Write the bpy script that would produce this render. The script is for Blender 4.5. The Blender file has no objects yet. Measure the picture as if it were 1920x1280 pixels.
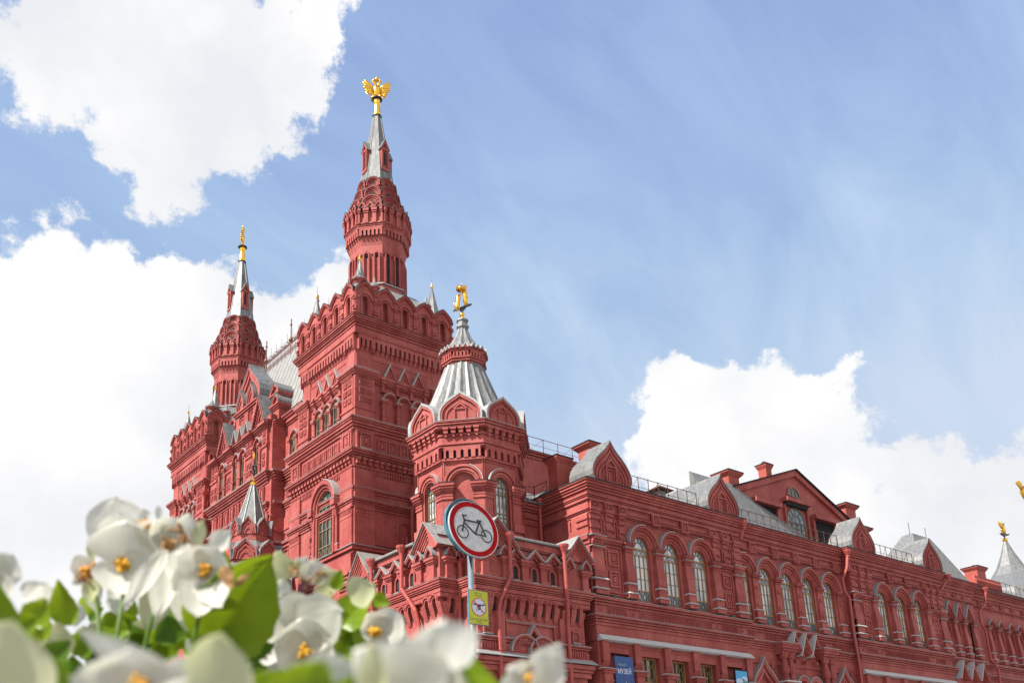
import bpy, bmesh, math, random
from mathutils import Vector, Matrix
R = math.radians
random.seed(11)
S = bpy.context.scene
C = S.collection
pi = math.pi

# ------------------------------------------------------------------ camera
EYE = Vector((0, 0, 1.6))
CM = Matrix(((0.7717, -0.1460, -0.6189), (-0.6344, -0.2440, -0.7335), (-0.0440, 0.9587, -0.2810)))
FPX, PPX, PPY = 1827.8, 961.0, 1036.8
cam_d = bpy.data.cameras.new('camera')
cam = bpy.data.objects.new('camera', cam_d); C.objects.link(cam)
X = CM.col[0].normalized(); Y_ = (CM.col[1] - X * CM.col[1].dot(X)).normalized(); Z_ = X.cross(Y_)
cam.matrix_world = Matrix.Translation(EYE) @ Matrix((X, Y_, Z_)).transposed().to_4x4()
cam_d.sensor_width = 36; cam_d.lens = 36 * FPX / 1920
cam_d.shift_x = (960 - PPX) / 1920; cam_d.shift_y = (PPY - 640) / 1920
cam_d.clip_start = 0.02; cam_d.clip_end = 3000
cam_d.dof.use_dof = True; cam_d.dof.focus_distance = 40; cam_d.dof.aperture_fstop = 9.0
S.camera = cam

# ------------------------------------------------------------------ sun and exposure
SUN_EL, SUN_AZ = 47.0, math.atan2(0.04, -1.0)      # direction towards the sun
sd = Vector((math.cos(SUN_AZ) * math.cos(R(SUN_EL)), math.sin(SUN_AZ) * math.cos(R(SUN_EL)), math.sin(R(SUN_EL))))
sl = bpy.data.lights.new('sun', 'SUN'); sl.energy = 4.6; sl.angle = R(0.6); sl.color = (1, .95, .87)
so = bpy.data.objects.new('sun', sl); C.objects.link(so)
so.rotation_euler = sd.to_track_quat('Z', 'Y').to_euler(); so.location = (0, 0, 80)
S.view_settings.view_transform = 'Standard'; S.view_settings.look = 'None'
S.view_settings.gamma = 1; S.view_settings.exposure = 1.0; S.view_settings.use_curve_mapping = False
S.cycles.max_bounces = 8; S.cycles.diffuse_bounces = 2; S.cycles.transparent_max_bounces = 16


def ray(px, py):
    v = CM @ Vector((px - PPX, -(py - PPY), -FPX))
    return v.normalized()


# ------------------------------------------------------------------ world: sky with clouds
W = bpy.data.worlds.new('World'); S.world = W; W.use_nodes = True
nt = W.node_tree; nt.nodes.clear()
def wn(t, **k):
    n = nt.nodes.new(t)
    for a, b in k.items(): setattr(n, a, b)
    return n
def wl(a, b): nt.links.new(a, b)
def wmath(op, a, b=None, c=None, clamp=False):
    n = wn('ShaderNodeMath', operation=op); n.use_clamp = clamp
    for i, v in enumerate((a, b, c)):
        if v is None: continue
        if isinstance(v, (int, float)): n.inputs[i].default_value = v
        else: wl(v, n.inputs[i])
    return n.outputs[0]
tc = wn('ShaderNodeTexCoord')
D0 = tc.outputs['Generated']
def wnoise(scale, detail, rough, vec=None, dist=0.0):
    n = wn('ShaderNodeTexNoise'); n.inputs['Scale'].default_value = scale
    n.inputs['Detail'].default_value = detail; n.inputs['Roughness'].default_value = rough
    n.inputs['Distortion'].default_value = dist
    wl(vec if vec else D0, n.inputs['Vector']); return n
nw = wnoise(5.0, 7, .6)
wsub = wn('ShaderNodeVectorMath', operation='SUBTRACT'); wl(nw.outputs['Color'], wsub.inputs[0]); wsub.inputs[1].default_value = (.5, .5, .5)
wsc = wn('ShaderNodeVectorMath', operation='SCALE'); wl(wsub.outputs[0], wsc.inputs[0]); wsc.inputs['Scale'].default_value = .15
wad = wn('ShaderNodeVectorMath', operation='ADD'); wl(D0, wad.inputs[0]); wl(wsc.outputs[0], wad.inputs[1])
DW = wad.outputs[0]
# cumulus banks: (picture-plane bearing) x, y, radius, weight
BANKS = [(150, 20, 260, 1), (420, 60, 215, 1), (300, 170, 180, .85), (500, 150, 120, .6), (590, 30, 90, .75), (250, 330, 90, .5), (105, 425, 62, .45), (160, 400, 40, .36), (640, 130, 40, .25), (20, 110, 150, .6),
         (470, 290, 70, .4), (-40, 650, 150, 1), (-20, 850, 360, 1.3), (230, 680, 210, 1), (410, 560, 110, 1.0), (200, 580, 110, .9), (500, 600, 90, .7), (300, 900, 330, 1.3),
         (590, 600, 120, .9), (520, 660, 160, 1), (640, 560, 80, .7), (-300, 1000, 500, 1.3), (100, 1300, 500, 1.3),
         (260, 330, 170, .27), (560, 180, 130, .25), (120, 430, 100, .16),
         (1290, 770, 125, 1), (1420, 790, 140, 1), (1540, 760, 95, .8), (1597, 690, 44, .6), (1310, 710, 80, .8), (1450, 690, 50, .5), (1240, 860, 110, .9), (1420, 930, 190, 1), (1620, 940, 190, 1),
         (1840, 990, 180, .85), (1850, 840, 110, .3), (2000, 1080, 230, .9), (1500, 1200, 400, 1.2), (2300, 1000, 400, 1.1),
         (-500, 300, 300, .9), (2600, 500, 300, .8)]
tot = None
FILL_BANKS = [((-.55, -.75, .30), .75, 1.2), ((.62, -.72, .32), .7, 1.2), ((.05, -.95, .22), .55, 1.2), ((.9, -.2, .25), .5, 1.1), ((-.1, -.6, .8), .35, 1.0)]  # unseen clouds behind the camera, added to brighten the shaded walls
for bank in BANKS + FILL_BANKS:
    bx, by, br, bw = bank if len(bank) == 4 else (0, 0, bank[1], bank[2])
    d = ray(bx, by) if len(bank) == 4 else Vector(bank[0]).normalized()
    dn = wn('ShaderNodeVectorMath', operation='DISTANCE'); wl(DW, dn.inputs[0]); dn.inputs[1].default_value = d
    ang = br / FPX * ((CM.transposed() @ d)[2] * -1) if len(bank) == 4 else br      # bearing radius
    mr = wn('ShaderNodeMapRange', interpolation_type='SMOOTHSTEP')
    wl(dn.outputs['Value'], mr.inputs['Value'])
    mr.inputs['From Min'].default_value = ang * 1.3; mr.inputs['From Max'].default_value = ang * .3
    mr.inputs['To Min'].default_value = 0; mr.inputs['To Max'].default_value = bw
    tot = mr.outputs[0] if tot is None else wmath('ADD', tot, mr.outputs[0])
nf = wnoise(7.5, 10, .66)
nf2 = wnoise(30.0, 8, .6)
det = wmath('ADD', wmath('MULTIPLY', wmath('SUBTRACT', nf.outputs['Fac'], .5), 3.4), wmath('MULTIPLY', wmath('SUBTRACT', nf2.outputs['Fac'], .5), 1.3))
lim = wmath('MINIMUM', tot, 1.5)
near = wmath('MULTIPLY', lim, 3.0, clamp=True)
dens = wmath('ADD', lim, wmath('MULTIPLY', det, near))
cm = wn('ShaderNodeMapRange', interpolation_type='SMOOTHSTEP'); wl(dens, cm.inputs['Value'])
cm.inputs['From Min'].default_value = .44; cm.inputs['From Max'].default_value = .92
cmask = cm.outputs[0]
# thin high haze, stretched
mp = wn('ShaderNodeMapping'); wl(D0, mp.inputs['Vector']); mp.inputs['Rotation'].default_value = (.3, .5, .9); mp.inputs['Scale'].default_value = (1.1, 4.2, 2.2)
nc = wnoise(2.2, 6, .6, mp.outputs[0], .6)
cir = wn('ShaderNodeMapRange'); wl(nc.outputs['Fac'], cir.inputs['Value'])
cir.inputs['From Min'].default_value = .38; cir.inputs['From Max'].default_value = .75; cir.inputs['To Min'].default_value = .9; cir.inputs['To Max'].default_value = 1.0
sky = wn('ShaderNodeTexSky', sky_type='NISHITA'); sky.sun_disc = False
sky.sun_elevation = R(SUN_EL); sky.sun_rotation = math.atan2(sd.x, sd.y)
sky.air_density = 1.0; sky.dust_density = .6; sky.ozone_density = 2.5
sepd = wn('ShaderNodeSeparateXYZ'); wl(D0, sepd.inputs[0])
hz = wn('ShaderNodeMapRange'); wl(sepd.outputs['Z'], hz.inputs['Value'])
hz.inputs['From Min'].default_value = .75; hz.inputs['From Max'].default_value = .1; hz.inputs['To Min'].default_value = .6; hz.inputs['To Max'].default_value = 1
dtw = wn('ShaderNodeVectorMath', operation='DOT_PRODUCT'); wl(D0, dtw.inputs[0]); dtw.inputs[1].default_value = (.30, .95, 0)
sidew = wn('ShaderNodeMapRange'); wl(dtw.outputs['Value'], sidew.inputs['Value'])       # haze thinned behind the camera, to dim the fill on shaded walls
sidew.inputs['From Min'].default_value = -.25; sidew.inputs['From Max'].default_value = .35; sidew.inputs['To Min'].default_value = .5; sidew.inputs['To Max'].default_value = 1
veil = wmath('MULTIPLY', wmath('MAXIMUM', cir.outputs[0], hz.outputs[0]), sidew.outputs[0])
mixv = wn('ShaderNodeMixRGB'); wl(veil, mixv.inputs[0]); wl(sky.outputs[0], mixv.inputs[1])
rampz = wn('ShaderNodeValToRGB'); wl(wmath('ADD', sepd.outputs['Z'], wmath('MULTIPLY', wmath('SUBTRACT', nc.outputs['Fac'], .5), -.34)), rampz.inputs['Fac'])
el = rampz.color_ramp.elements; el[0].position = .36; el[0].color = (.52, .61, .75, 1); el[1].position = .76; el[1].color = (.24, .345, .615, 1)
e2_ = el.new(.46); e2_.color = (.42, .55, .735, 1); e2_ = el.new(.58); e2_.color = (.325, .455, .69, 1)
rsc = wn('ShaderNodeVectorMath', operation='SCALE'); wl(rampz.outputs['Color'], rsc.inputs[0]); rsc.inputs['Scale'].default_value = 10.0; wl(rsc.outputs[0], mixv.inputs[2])
# cloud colour: bright tops, faintly grey folds
nsh = wnoise(5.0, 5, .55)
cr = wn('ShaderNodeMapRange'); wl(nsh.outputs['Fac'], cr.inputs['Value'])
cr.inputs['From Min'].default_value = .35; cr.inputs['From Max'].default_value = .6; cr.inputs['To Min'].default_value = 0; cr.inputs['To Max'].default_value = 1
mixc = wn('ShaderNodeMixRGB'); wl(cr.outputs[0], mixc.inputs[0]); mixc.inputs[1].default_value = (7.0, 7.15, 7.5, 1); mixc.inputs[2].default_value = (8.7, 8.65, 8.6, 1)
mixw = wn('ShaderNodeMixRGB'); wl(cmask, mixw.inputs[0]); wl(mixv.outputs[0], mixw.inputs[1]); wl(mixc.outputs[0], mixw.inputs[2])
bg = wn('ShaderNodeBackground'); wl(mixw.outputs[0], bg.inputs['Color']); bg.inputs['Strength'].default_value = .06
wo = wn('ShaderNodeOutputWorld'); wl(bg.outputs[0], wo.inputs['Surface'])

# ------------------------------------------------------------------ materials
def mat(name, col, rough=.7, metal=0.0, noise=None, bump=0.0, bscale=20, spec=.5):
    m = bpy.data.materials.new(name); m.use_nodes = True; t = m.node_tree; b = t.nodes['Principled BSDF']
    b.inputs['Base Color'].default_value = (*col, 1); b.inputs['Roughness'].default_value = rough; b.inputs['Metallic'].default_value = metal
    b.inputs['Specular IOR Level'].default_value = spec
    g = t.nodes.new('ShaderNodeTexCoord')
    if noise:
        sc, c2, lo, hi = noise
        n = t.nodes.new('ShaderNodeTexNoise'); n.inputs['Scale'].default_value = sc; n.inputs['Detail'].default_value = 6; n.inputs['Roughness'].default_value = .6
        t.links.new(g.outputs['Object'], n.inputs['Vector'])
        mr = t.nodes.new('ShaderNodeMapRange'); mr.inputs['From Min'].default_value = lo; mr.inputs['From Max'].default_value = hi
        t.links.new(n.outputs['Fac'], mr.inputs['Value'])
        mx = t.nodes.new('ShaderNodeMixRGB'); mx.inputs[1].default_value = (*col, 1); mx.inputs[2].default_value = (*c2, 1)
        t.links.new(mr.outputs[0], mx.inputs[0]); t.links.new(mx.outputs[0], b.inputs['Base Color'])
    if bump:
        n = t.nodes.new('ShaderNodeTexNoise'); n.inputs['Scale'].default_value = bscale; n.inputs['Detail'].default_value = 4
        t.links.new(g.outputs['Object'], n.inputs['Vector'])
        bp = t.nodes.new('ShaderNodeBump'); bp.inputs['Strength'].default_value = bump; bp.inputs['Distance'].default_value = .02
        t.links.new(n.outputs['Fac'], bp.inputs['Height']); t.links.new(bp.outputs[0], b.inputs['Normal'])
    return m

def brick_mat(name, c1, c2, cm_):
    m = bpy.data.materials.new(name); m.use_nodes = True; t = m.node_tree; b = t.nodes['Principled BSDF']
    N = t.nodes.new; L = t.links.new
    geo = N('ShaderNodeNewGeometry')
    # horizontal coordinate along the wall = position . (normal x up)
    cr_ = N('ShaderNodeVectorMath'); cr_.operation = 'CROSS_PRODUCT'; L(geo.outputs['True Normal'], cr_.inputs[0]); cr_.inputs[1].default_value = (0, 0, 1)
    dt = N('ShaderNodeVectorMath'); dt.operation = 'DOT_PRODUCT'; L(cr_.outputs[0], dt.inputs[0]); L(geo.outputs['Position'], dt.inputs[1])
    sp = N('ShaderNodeSeparateXYZ'); L(geo.outputs['Position'], sp.inputs[0])
    cb = N('ShaderNodeCombineXYZ'); L(dt.outputs['Value'], cb.inputs[0]); L(sp.outputs['Z'], cb.inputs[1])
    br = N('ShaderNodeTexBrick'); L(cb.outputs[0], br.inputs['Vector']); br.inputs['Scale'].default_value = 1
    br.inputs['Brick Width'].default_value = .30; br.inputs['Row Height'].default_value = .10; br.inputs['Mortar Size'].default_value = .012; br.inputs['Mortar Smooth'].default_value = .3
    br.inputs['Color1'].default_value = (1, 1, 1, 1); br.inputs['Color2'].default_value = (.80, .80, .80, 1); br.inputs['Mortar'].default_value = (.55, .55, .55, 1)
    n1 = N('ShaderNodeTexNoise'); n1.inputs['Scale'].default_value = .55; n1.inputs['Detail'].default_value = 7; n1.inputs['Roughness'].default_value = .65
    L(geo.outputs['Position'], n1.inputs['Vector'])
    mp_ = N('ShaderNodeMapping'); mp_.inputs['Scale'].default_value = (2.4, 2.4, .22); L(geo.outputs['Position'], mp_.inputs['Vector'])
    n2 = N('ShaderNodeTexNoise'); n2.inputs['Scale'].default_value = 1.0; n2.inputs['Detail'].default_value = 6; n2.inputs['Roughness'].default_value = .7; L(mp_.outputs[0], n2.inputs['Vector'])
    m1 = N('ShaderNodeMapRange'); L(n1.outputs['Fac'], m1.inputs['Value']); m1.inputs['From Min'].default_value = .42; m1.inputs['From Max'].default_value = .62
    x1 = N('ShaderNodeMixRGB'); L(m1.outputs[0], x1.inputs[0]); x1.inputs[1].default_value = (*c1, 1); x1.inputs[2].default_value = (*c2, 1)
    m2 = N('ShaderNodeMapRange'); L(n2.outputs['Fac'], m2.inputs['Value']); m2.inputs['From Min'].default_value = .47; m2.inputs['From Max'].default_value = .72; m2.inputs['To Max'].default_value = .62
    x2 = N('ShaderNodeMixRGB'); L(m2.outputs[0], x2.inputs[0]); L(x1.outputs[0], x2.inputs[1]); x2.inputs[2].default_value = (*cm_, 1)
    x3 = N('ShaderNodeMixRGB'); x3.blend_type = 'MULTIPLY'; x3.inputs[0].default_value = .75; L(x2.outputs[0], x3.inputs[1]); L(br.outputs['Color'], x3.inputs[2])
    L(x3.outputs[0], b.inputs['Base Color']); b.inputs['Roughness'].default_value = .68; b.inputs['Specular IOR Level'].default_value = .35
    n3 = N('ShaderNodeTexNoise'); n3.inputs['Scale'].default_value = 14; n3.inputs['Detail'].default_value = 4; L(geo.outputs['Position'], n3.inputs['Vector'])
    ad = N('ShaderNodeMath'); ad.operation = 'MULTIPLY_ADD'; L(n3.outputs['Fac'], ad.inputs[0]); ad.inputs[1].default_value = .6
    inv = N('ShaderNodeMath'); inv.operation = 'SUBTRACT'; inv.inputs[0].default_value = 1; L(br.outputs['Fac'], inv.inputs[1]); L(inv.outputs[0], ad.inputs[2])
    bp = N('ShaderNodeBump'); bp.inputs['Strength'].default_value = .55; bp.inputs['Distance'].default_value = .015; L(ad.outputs[0], bp.inputs['Height']); L(bp.outputs[0], b.inputs['Normal'])
    return m

def zinc_mat(name, c1, c2, rough=.42, metal=.55, sx=3.0, sz=.5):
    m = bpy.data.materials.new(name); m.use_nodes = True; t = m.node_tree; b = t.nodes['Principled BSDF']; N = t.nodes.new; L = t.links.new
    geo = N('ShaderNodeNewGeometry')
    mp_ = N('ShaderNodeMapping'); mp_.inputs['Scale'].default_value = (sx, sx, sz); L(geo.outputs['Position'], mp_.inputs['Vector'])
    n = N('ShaderNodeTexNoise'); n.inputs['Scale'].default_value = 1.0; n.inputs['Detail'].default_value = 7; n.inputs['Roughness'].default_value = .7; L(mp_.outputs[0], n.inputs['Vector'])
    mr = N('ShaderNodeMapRange'); L(n.outputs['Fac'], mr.inputs['Value']); mr.inputs['From Min'].default_value = .35; mr.inputs['From Max'].default_value = .7
    x = N('ShaderNodeMixRGB'); L(mr.outputs[0], x.inputs[0]); x.inputs[1].default_value = (*c1, 1); x.inputs[2].default_value = (*c2, 1)
    L(x.outputs[0], b.inputs['Base Color']); b.inputs['Roughness'].default_value = rough; b.inputs['Metallic'].default_value = metal
    n3 = N('ShaderNodeTexNoise'); n3.inputs['Scale'].default_value = 2.5; L(geo.outputs['Position'], n3.inputs['Vector'])
    bp = N('ShaderNodeBump'); bp.inputs['Strength'].default_value = .35; bp.inputs['Distance'].default_value = .05; L(n3.outputs['Fac'], bp.inputs['Height']); L(bp.outputs[0], b.inputs['Normal'])
    return m

M_BRICK = brick_mat('painted_brick', (.37, .074, .064), (.48, .124, .105), (.26, .044, .040))
M_BRICK2 = brick_mat('chimney_brick', (.40, .080, .060), (.47, .105, .082), (.31, .052, .042))
M_PIPE = mat('painted_pipe', (.40, .072, .058), .5, noise=(6, (.31, .045, .04), .4, .65))
M_ZINC = zinc_mat('zinc', (.11, .113, .115), (.25, .25, .24), .5, .25, 4.0, .4)
M_ZINC2 = zinc_mat('weathered_zinc', (.19, .185, .175), (.33, .32, .305), .65, .1)
M_FLASH = mat('metal_flashing', (.31, .31, .30), .5, .15, noise=(9, (.33, .33, .33), .45, .7))
M_WHITE = mat('white_ledge', (.50, .49, .475), .65, noise=(5, (.42, .41, .41), .45, .7))
M_DARK = mat('flashing_and_shade_plate', (.03, .03, .033), .75, 0, spec=.2)  # metal flashing, and also plates standing in for shade in slots
M_GOLD = mat('gilding', (.95, .56, .09), .24, 1.0, noise=(18, (.75, .38, .05), .45, .65), bump=.3, bscale=30)
M_WOOD = mat('varnished_wood', (.40, .21, .07), .45, noise=(8, (.26, .13, .05), .4, .65))
M_BAR = mat('aged_window_bar', (.24, .18, .10), .5, noise=(8, (.14, .11, .07), .4, .65))
M_GRILLE = mat('window_grille', (.10, .10, .09), .5)
M_IRON = mat('dark_iron', (.05, .05, .055), .5, .5)
M_RUST = mat('rusty_iron', (.16, .07, .05), .6, .3)
M_SHUT = mat('dark_shutter', (.012, .012, .015), .7, spec=.2)
M_STONE = mat('white_stone', (.62, .60, .57), .7, noise=(6, (.45, .43, .41), .4, .65))

def glass_mat(name, c1, c2, lo=.35, hi=.6, rough=.06):
    m = bpy.data.materials.new(name); m.use_nodes = True; t = m.node_tree; b = t.nodes['Principled BSDF']; N = t.nodes.new; L = t.links.new
    geo = N('ShaderNodeNewGeometry')
    mp_ = N('ShaderNodeMapping'); mp_.inputs['Scale'].default_value = (2.4, 2.4, .35); L(geo.outputs['Position'], mp_.inputs['Vector'])
    n = N('ShaderNodeTexNoise'); n.inputs['Scale'].default_value = 1.0; n.inputs['Detail'].default_value = 3; L(mp_.outputs[0], n.inputs['Vector'])
    oi = N('ShaderNodeObjectInfo'); av = N('ShaderNodeMath'); av.operation = 'MULTIPLY_ADD'; L(oi.outputs['Random'], av.inputs[0]); av.inputs[1].default_value = .14; L(n.outputs['Fac'], av.inputs[2])
    mr = N('ShaderNodeMapRange'); L(av.outputs[0], mr.inputs['Value']); mr.inputs['From Min'].default_value = lo + .07; mr.inputs['From Max'].default_value = hi + .07
    x = N('ShaderNodeMixRGB'); L(mr.outputs[0], x.inputs[0]); x.inputs[1].default_value = (*c1, 1); x.inputs[2].default_value = (*c2, 1)
    L(x.outputs[0], b.inputs['Base Color']); b.inputs['Roughness'].default_value = rough; b.inputs['Specular IOR Level'].default_value = 1.0
    n3 = N('ShaderNodeTexNoise'); n3.inputs['Scale'].default_value = 1.6; L(geo.outputs['Position'], n3.inputs['Vector'])
    bp = N('ShaderNodeBump'); bp.inputs['Strength'].default_value = .12; bp.inputs['Distance'].default_value = .08; L(n3.outputs['Fac'], bp.inputs['Height']); L(bp.outputs[0], b.inputs['Normal'])
    return m
M_CURT = glass_mat('curtained_glass', (.20, .235, .27), (.60, .62, .63), .38, .55)
M_SKYG = glass_mat('clear_glass', (.06, .09, .14), (.12, .17, .24), rough=.03)
M_DARKG = glass_mat('dark_glass', (.03, .035, .03), (.28, .27, .22), .5, .62)

# ------------------------------------------------------------------ mesh helpers
class MB:
    def __init__(s): s.v = []; s.f = []
    def add(s, vs, fs):
        o = len(s.v); s.v += [tuple(v) for v in vs]; s.f += [tuple(i + o for i in f) for f in fs]
    def build(s, name, m, parent=None, smooth=False, loc=None):
        me = bpy.data.meshes.new(name)
        if loc is not None: s.v = [(v[0] - loc[0], v[1] - loc[1], v[2] - loc[2]) for v in s.v]
        me.from_pydata(s.v, [], s.f)
        bm = bmesh.new(); bm.from_mesh(me); bmesh.ops.recalc_face_normals(bm, faces=bm.faces); bm.to_mesh(me); bm.free()
        if smooth:
            for p in me.polygons: p.use_smooth = True
        me.materials.append(m)
        o = bpy.data.objects.new(name, me); C.objects.link(o)
        if parent is not None: o.parent = parent
        if loc is not None: o.location = loc
        return o

class Fr:
    def __init__(s, o, u): s.o = Vector((o[0], o[1], 0)); s.u = Vector((u[0], u[1], 0)).normalized(); s.n = Vector((s.u.y, -s.u.x, 0)); s.w = 0
    def P(s, u, z, d): return s.o + s.u * u + s.n * d + Vector((0, 0, z))
def edgeF(path, i, closed=True):
    a = Vector(path[i]); b = Vector(path[(i + 1) % len(path)]); f = Fr(a, b - a); f.w = (b - a).length; return f

def box(mb, F, u0, u1, z0, z1, d0, d1):
    mb.add([F.P(u, z, d) for d in (d0, d1) for z in (z0, z1) for u in (u0, u1)],
           [(0, 1, 3, 2), (4, 6, 7, 5), (0, 2, 6, 4), (1, 5, 7, 3), (0, 4, 5, 1), (2, 3, 7, 6)])
def tb(mb, F, z0, z1, a0, a1, da, b0, b1, db, di=-.05):   # tapered block: bottom a0..a1 depth da, top b0..b1 depth db
    mb.add([F.P(a0, z0, di), F.P(a1, z0, di), F.P(a0, z0, da), F.P(a1, z0, da), F.P(b0, z1, di), F.P(b1, z1, di), F.P(b0, z1, db), F.P(b1, z1, db)],
           [(0, 1, 3, 2), (4, 6, 7, 5), (0, 2, 6, 4), (1, 5, 7, 3), (0, 4, 5, 1), (2, 3, 7, 6)])
def prism(mb, F, pts, d0, d1):
    n = len(pts)
    mb.add([F.P(u, z, d1) for u, z in pts] + [F.P(u, z, d0) for u, z in pts],
           [tuple(range(n)), tuple(range(2 * n - 1, n - 1, -1))] + [(i, i + n, (i + 1) % n + n, (i + 1) % n) for i in range(n)])
def band(mb, F, A, B, d0, d1):       # strip between two outlines of equal length
    n = len(A); vs = []
    for (a, b) in zip(A, B): vs += [F.P(*a, d1), F.P(*b, d1), F.P(*b, d0), F.P(*a, d0)]
    fs = []
    for i in range(n - 1):
        p = 4 * i; q = p + 4
        fs += [(p, q, q + 1, p + 1), (p + 1, q + 1, q + 2, p + 2), (p + 2, q + 2, q + 3, p + 3), (p + 3, q + 3, q, p)]
    fs += [(0, 1, 2, 3), (4 * n - 4, 4 * n - 1, 4 * n - 2, 4 * n - 3)]
    mb.add(vs, fs)
def arc(uc, zs, r, n=14, a0=180, a1=0, leg=0):
    p = [(uc + r * math.cos(R(a0 + (a1 - a0) * i / n)), zs + r * math.sin(R(a0 + (a1 - a0) * i / n))) for i in range(n + 1)]
    if leg: p = [(p[0][0], zs - leg)] + p + [(p[-1][0], zs - leg)]
    return p
def ring(mb, F, uc, zs, r0, r1, d0, d1, n=14, leg=0): band(mb, F, arc(uc, zs, r1, n, leg=leg), arc(uc, zs, r0, n, leg=leg), d0, d1)
def panel(mb, F, u0, u1, z0, z1, uc, r, zsill, zs, d0, d1, n=12):   # wall piece with an arched opening
    A = arc(uc, zs, r, n); h = n // 2
    L = [(u0, z0), (uc, z0), (uc, zsill), (uc - r, zsill)] if zsill > z0 else [(u0, z0), (uc - r, z0)]
    prism(mb, F, L + A[:h + 1] + [(uc, z1), (u0, z1)], d0, d1)
    Rr = [(uc, z0), (u1, z0), (u1, z1), (uc, z1)] + A[h:] + ([(uc + r, zsill), (uc, zsill)] if zsill > z0 else [(uc + r, z0)])
    if zsill <= z0: Rr = [(u1, z0), (u1, z1), (uc, z1)] + A[h:] + [(uc + r, z0)]
    prism(mb, F, Rr, d0, d1)
def frame(mb, F, u0, u1, z0, z1, w, d0, d1):
    box(mb, F, u0, u1, z1 - w, z1, d0, d1); box(mb, F, u0, u1, z0, z0 + w, d0, d1)
    box(mb, F, u0, u0 + w, z0 + w, z1 - w, d0, d1); box(mb, F, u1 - w, u1, z0 + w, z1 - w, d0, d1)
def coffer(mb, F, u0, u1, z0, z1, d=.0, k=.07):
    w = min(u1 - u0, z1 - z0)
    frame(mb, F, u0, u1, z0, z1, w * .13, d - .03, d + k)
    frame(mb, F, u0 + w * .2, u1 - w * .2, z0 + w * .2, z1 - w * .2, w * .1, d - .03, d + k * .65)
    box(mb, F, u0 + w * .38, u1 - w * .38, z0 + w * .38, z1 - w * .38, d - .03, d + k * .8)
def st(z0, *hd, t=.3):
    p = [(-t, z0)]; z = z0
    for k, (h, d) in enumerate(hd):                              # groove added between courses so that it fills with a dark shade line
        if k: q = min(d, hd[k - 1][1]) - .11; p += [(q, z), (q, z + .042), (d, z + .042)]
        else: p.append((d, z))
        z += h; p.append((d, z))
    p.append((-t, z)); return p
def sweep(mb, path, prof, closed=True):
    n = len(path); P = [Vector(p) for p in path]; rings = []
    for i in range(n):
        ns = []
        if closed or i > 0: e = P[i] - P[i - 1]; ns.append(Vector((e.y, -e.x)).normalized())
        if closed or i < n - 1: e = P[(i + 1) % n] - P[i]; ns.append(Vector((e.y, -e.x)).normalized())
        m = ns[0] if len(ns) == 1 else (ns[0] + ns[1]) / (1 + ns[0].dot(ns[1]))
        rings.append([(P[i].x + m.x * d, P[i].y + m.y * d, z) for d, z in prof])
    k = len(prof); vs = [v for r in rings for v in r]; fs = []
    for i in range(n if closed else n - 1):
        j = (i + 1) % n
        fs += [(i * k + a, j * k + a, j * k + (a + 1) % k, i * k + (a + 1) % k) for a in range(k)]
    if not closed: fs += [tuple(range(k)), tuple((n - 1) * k + a for a in range(k - 1, -1, -1))]
    mb.add(vs, fs)
def cap(mb, path, z, d, closed=True, h=.05, ins=.28):          # thin sloping metal covering on a ledge
    sweep(mb, path, [(d - ins, z + .002), (d + .03, z + .002), (d + .03, z + h), (d - ins, z + h + .12)], closed)
def lathe(mb, c, prof, n=12, a0=0.0, squash=None):
    vs = []; fs = []
    for r, z in prof:
        for i in range(n):
            a = a0 + 2 * pi * i / n
            vs.append((c[0] + r * math.cos(a), c[1] + r * math.sin(a), c[2] + z))
    for j in range(len(prof) - 1):
        for i in range(n):
            a = j * n + i; b = j * n + (i + 1) % n; fs.append((a, b, b + n, a + n))
    fs += [tuple(range(n - 1, -1, -1)), tuple(range((len(prof) - 1) * n, len(prof) * n))]
    mb.add(vs, fs)
def tube(mb, pts, r, n=8, rs=None):
    P = [Vector(p) for p in pts]; rings = []
    for i, p in enumerate(P):
        t = (P[min(i + 1, len(P) - 1)] - P[max(i - 1, 0)]).normalized()
        a = t.orthogonal().normalized() if i == 0 else (rings[-1][1] - t * rings[-1][1].dot(t)).normalized()
        b = t.cross(a); rr = rs[i] if rs else r
        rings.append(([p + (a * math.cos(2 * pi * k / n) + b * math.sin(2 * pi * k / n)) * rr for k in range(n)], a))
    vs = [v for q, _ in rings for v in q]; fs = []
    for j in range(len(P) - 1):
        for i in range(n): fs.append((j * n + i, j * n + (i + 1) % n, (j + 1) * n + (i + 1) % n, (j + 1) * n + i))
    fs += [tuple(range(n - 1, -1, -1)), tuple(range((len(P) - 1) * n, len(P) * n))]
    mb.add(vs, fs)
def column(mb, F, u, d, z0, z1, r, rings=()):
    h = z1 - z0
    pr = [(r * 1.5, 0), (r * 1.5, .14), (r * 1.15, .16), (r, .24)]
    for q in rings: pr += [(r, q - .1), (r * 1.35, q - .05), (r * 1.35, q + .05), (r, q + .1)]
    pr += [(r * .95, h - .42), (r * 1.2, h - .34), (r * 1.0, h - .28), (r * 1.45, h - .2), (r * 1.7, h - .1), (r * 1.7, h)]
    p = F.P(u, z0, d); lathe(mb, p, pr, 10)
def dentils(mb, F, u0, u1, z0, z1, d0, d1, pitch, duty=.5):
    n = max(1, round((u1 - u0) / pitch)); p = (u1 - u0) / n
    for i in range(n): box(mb, F, u0 + p * (i + .5 - duty / 2), u0 + p * (i + .5 + duty / 2), z0, z1, d0, d1)
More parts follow.
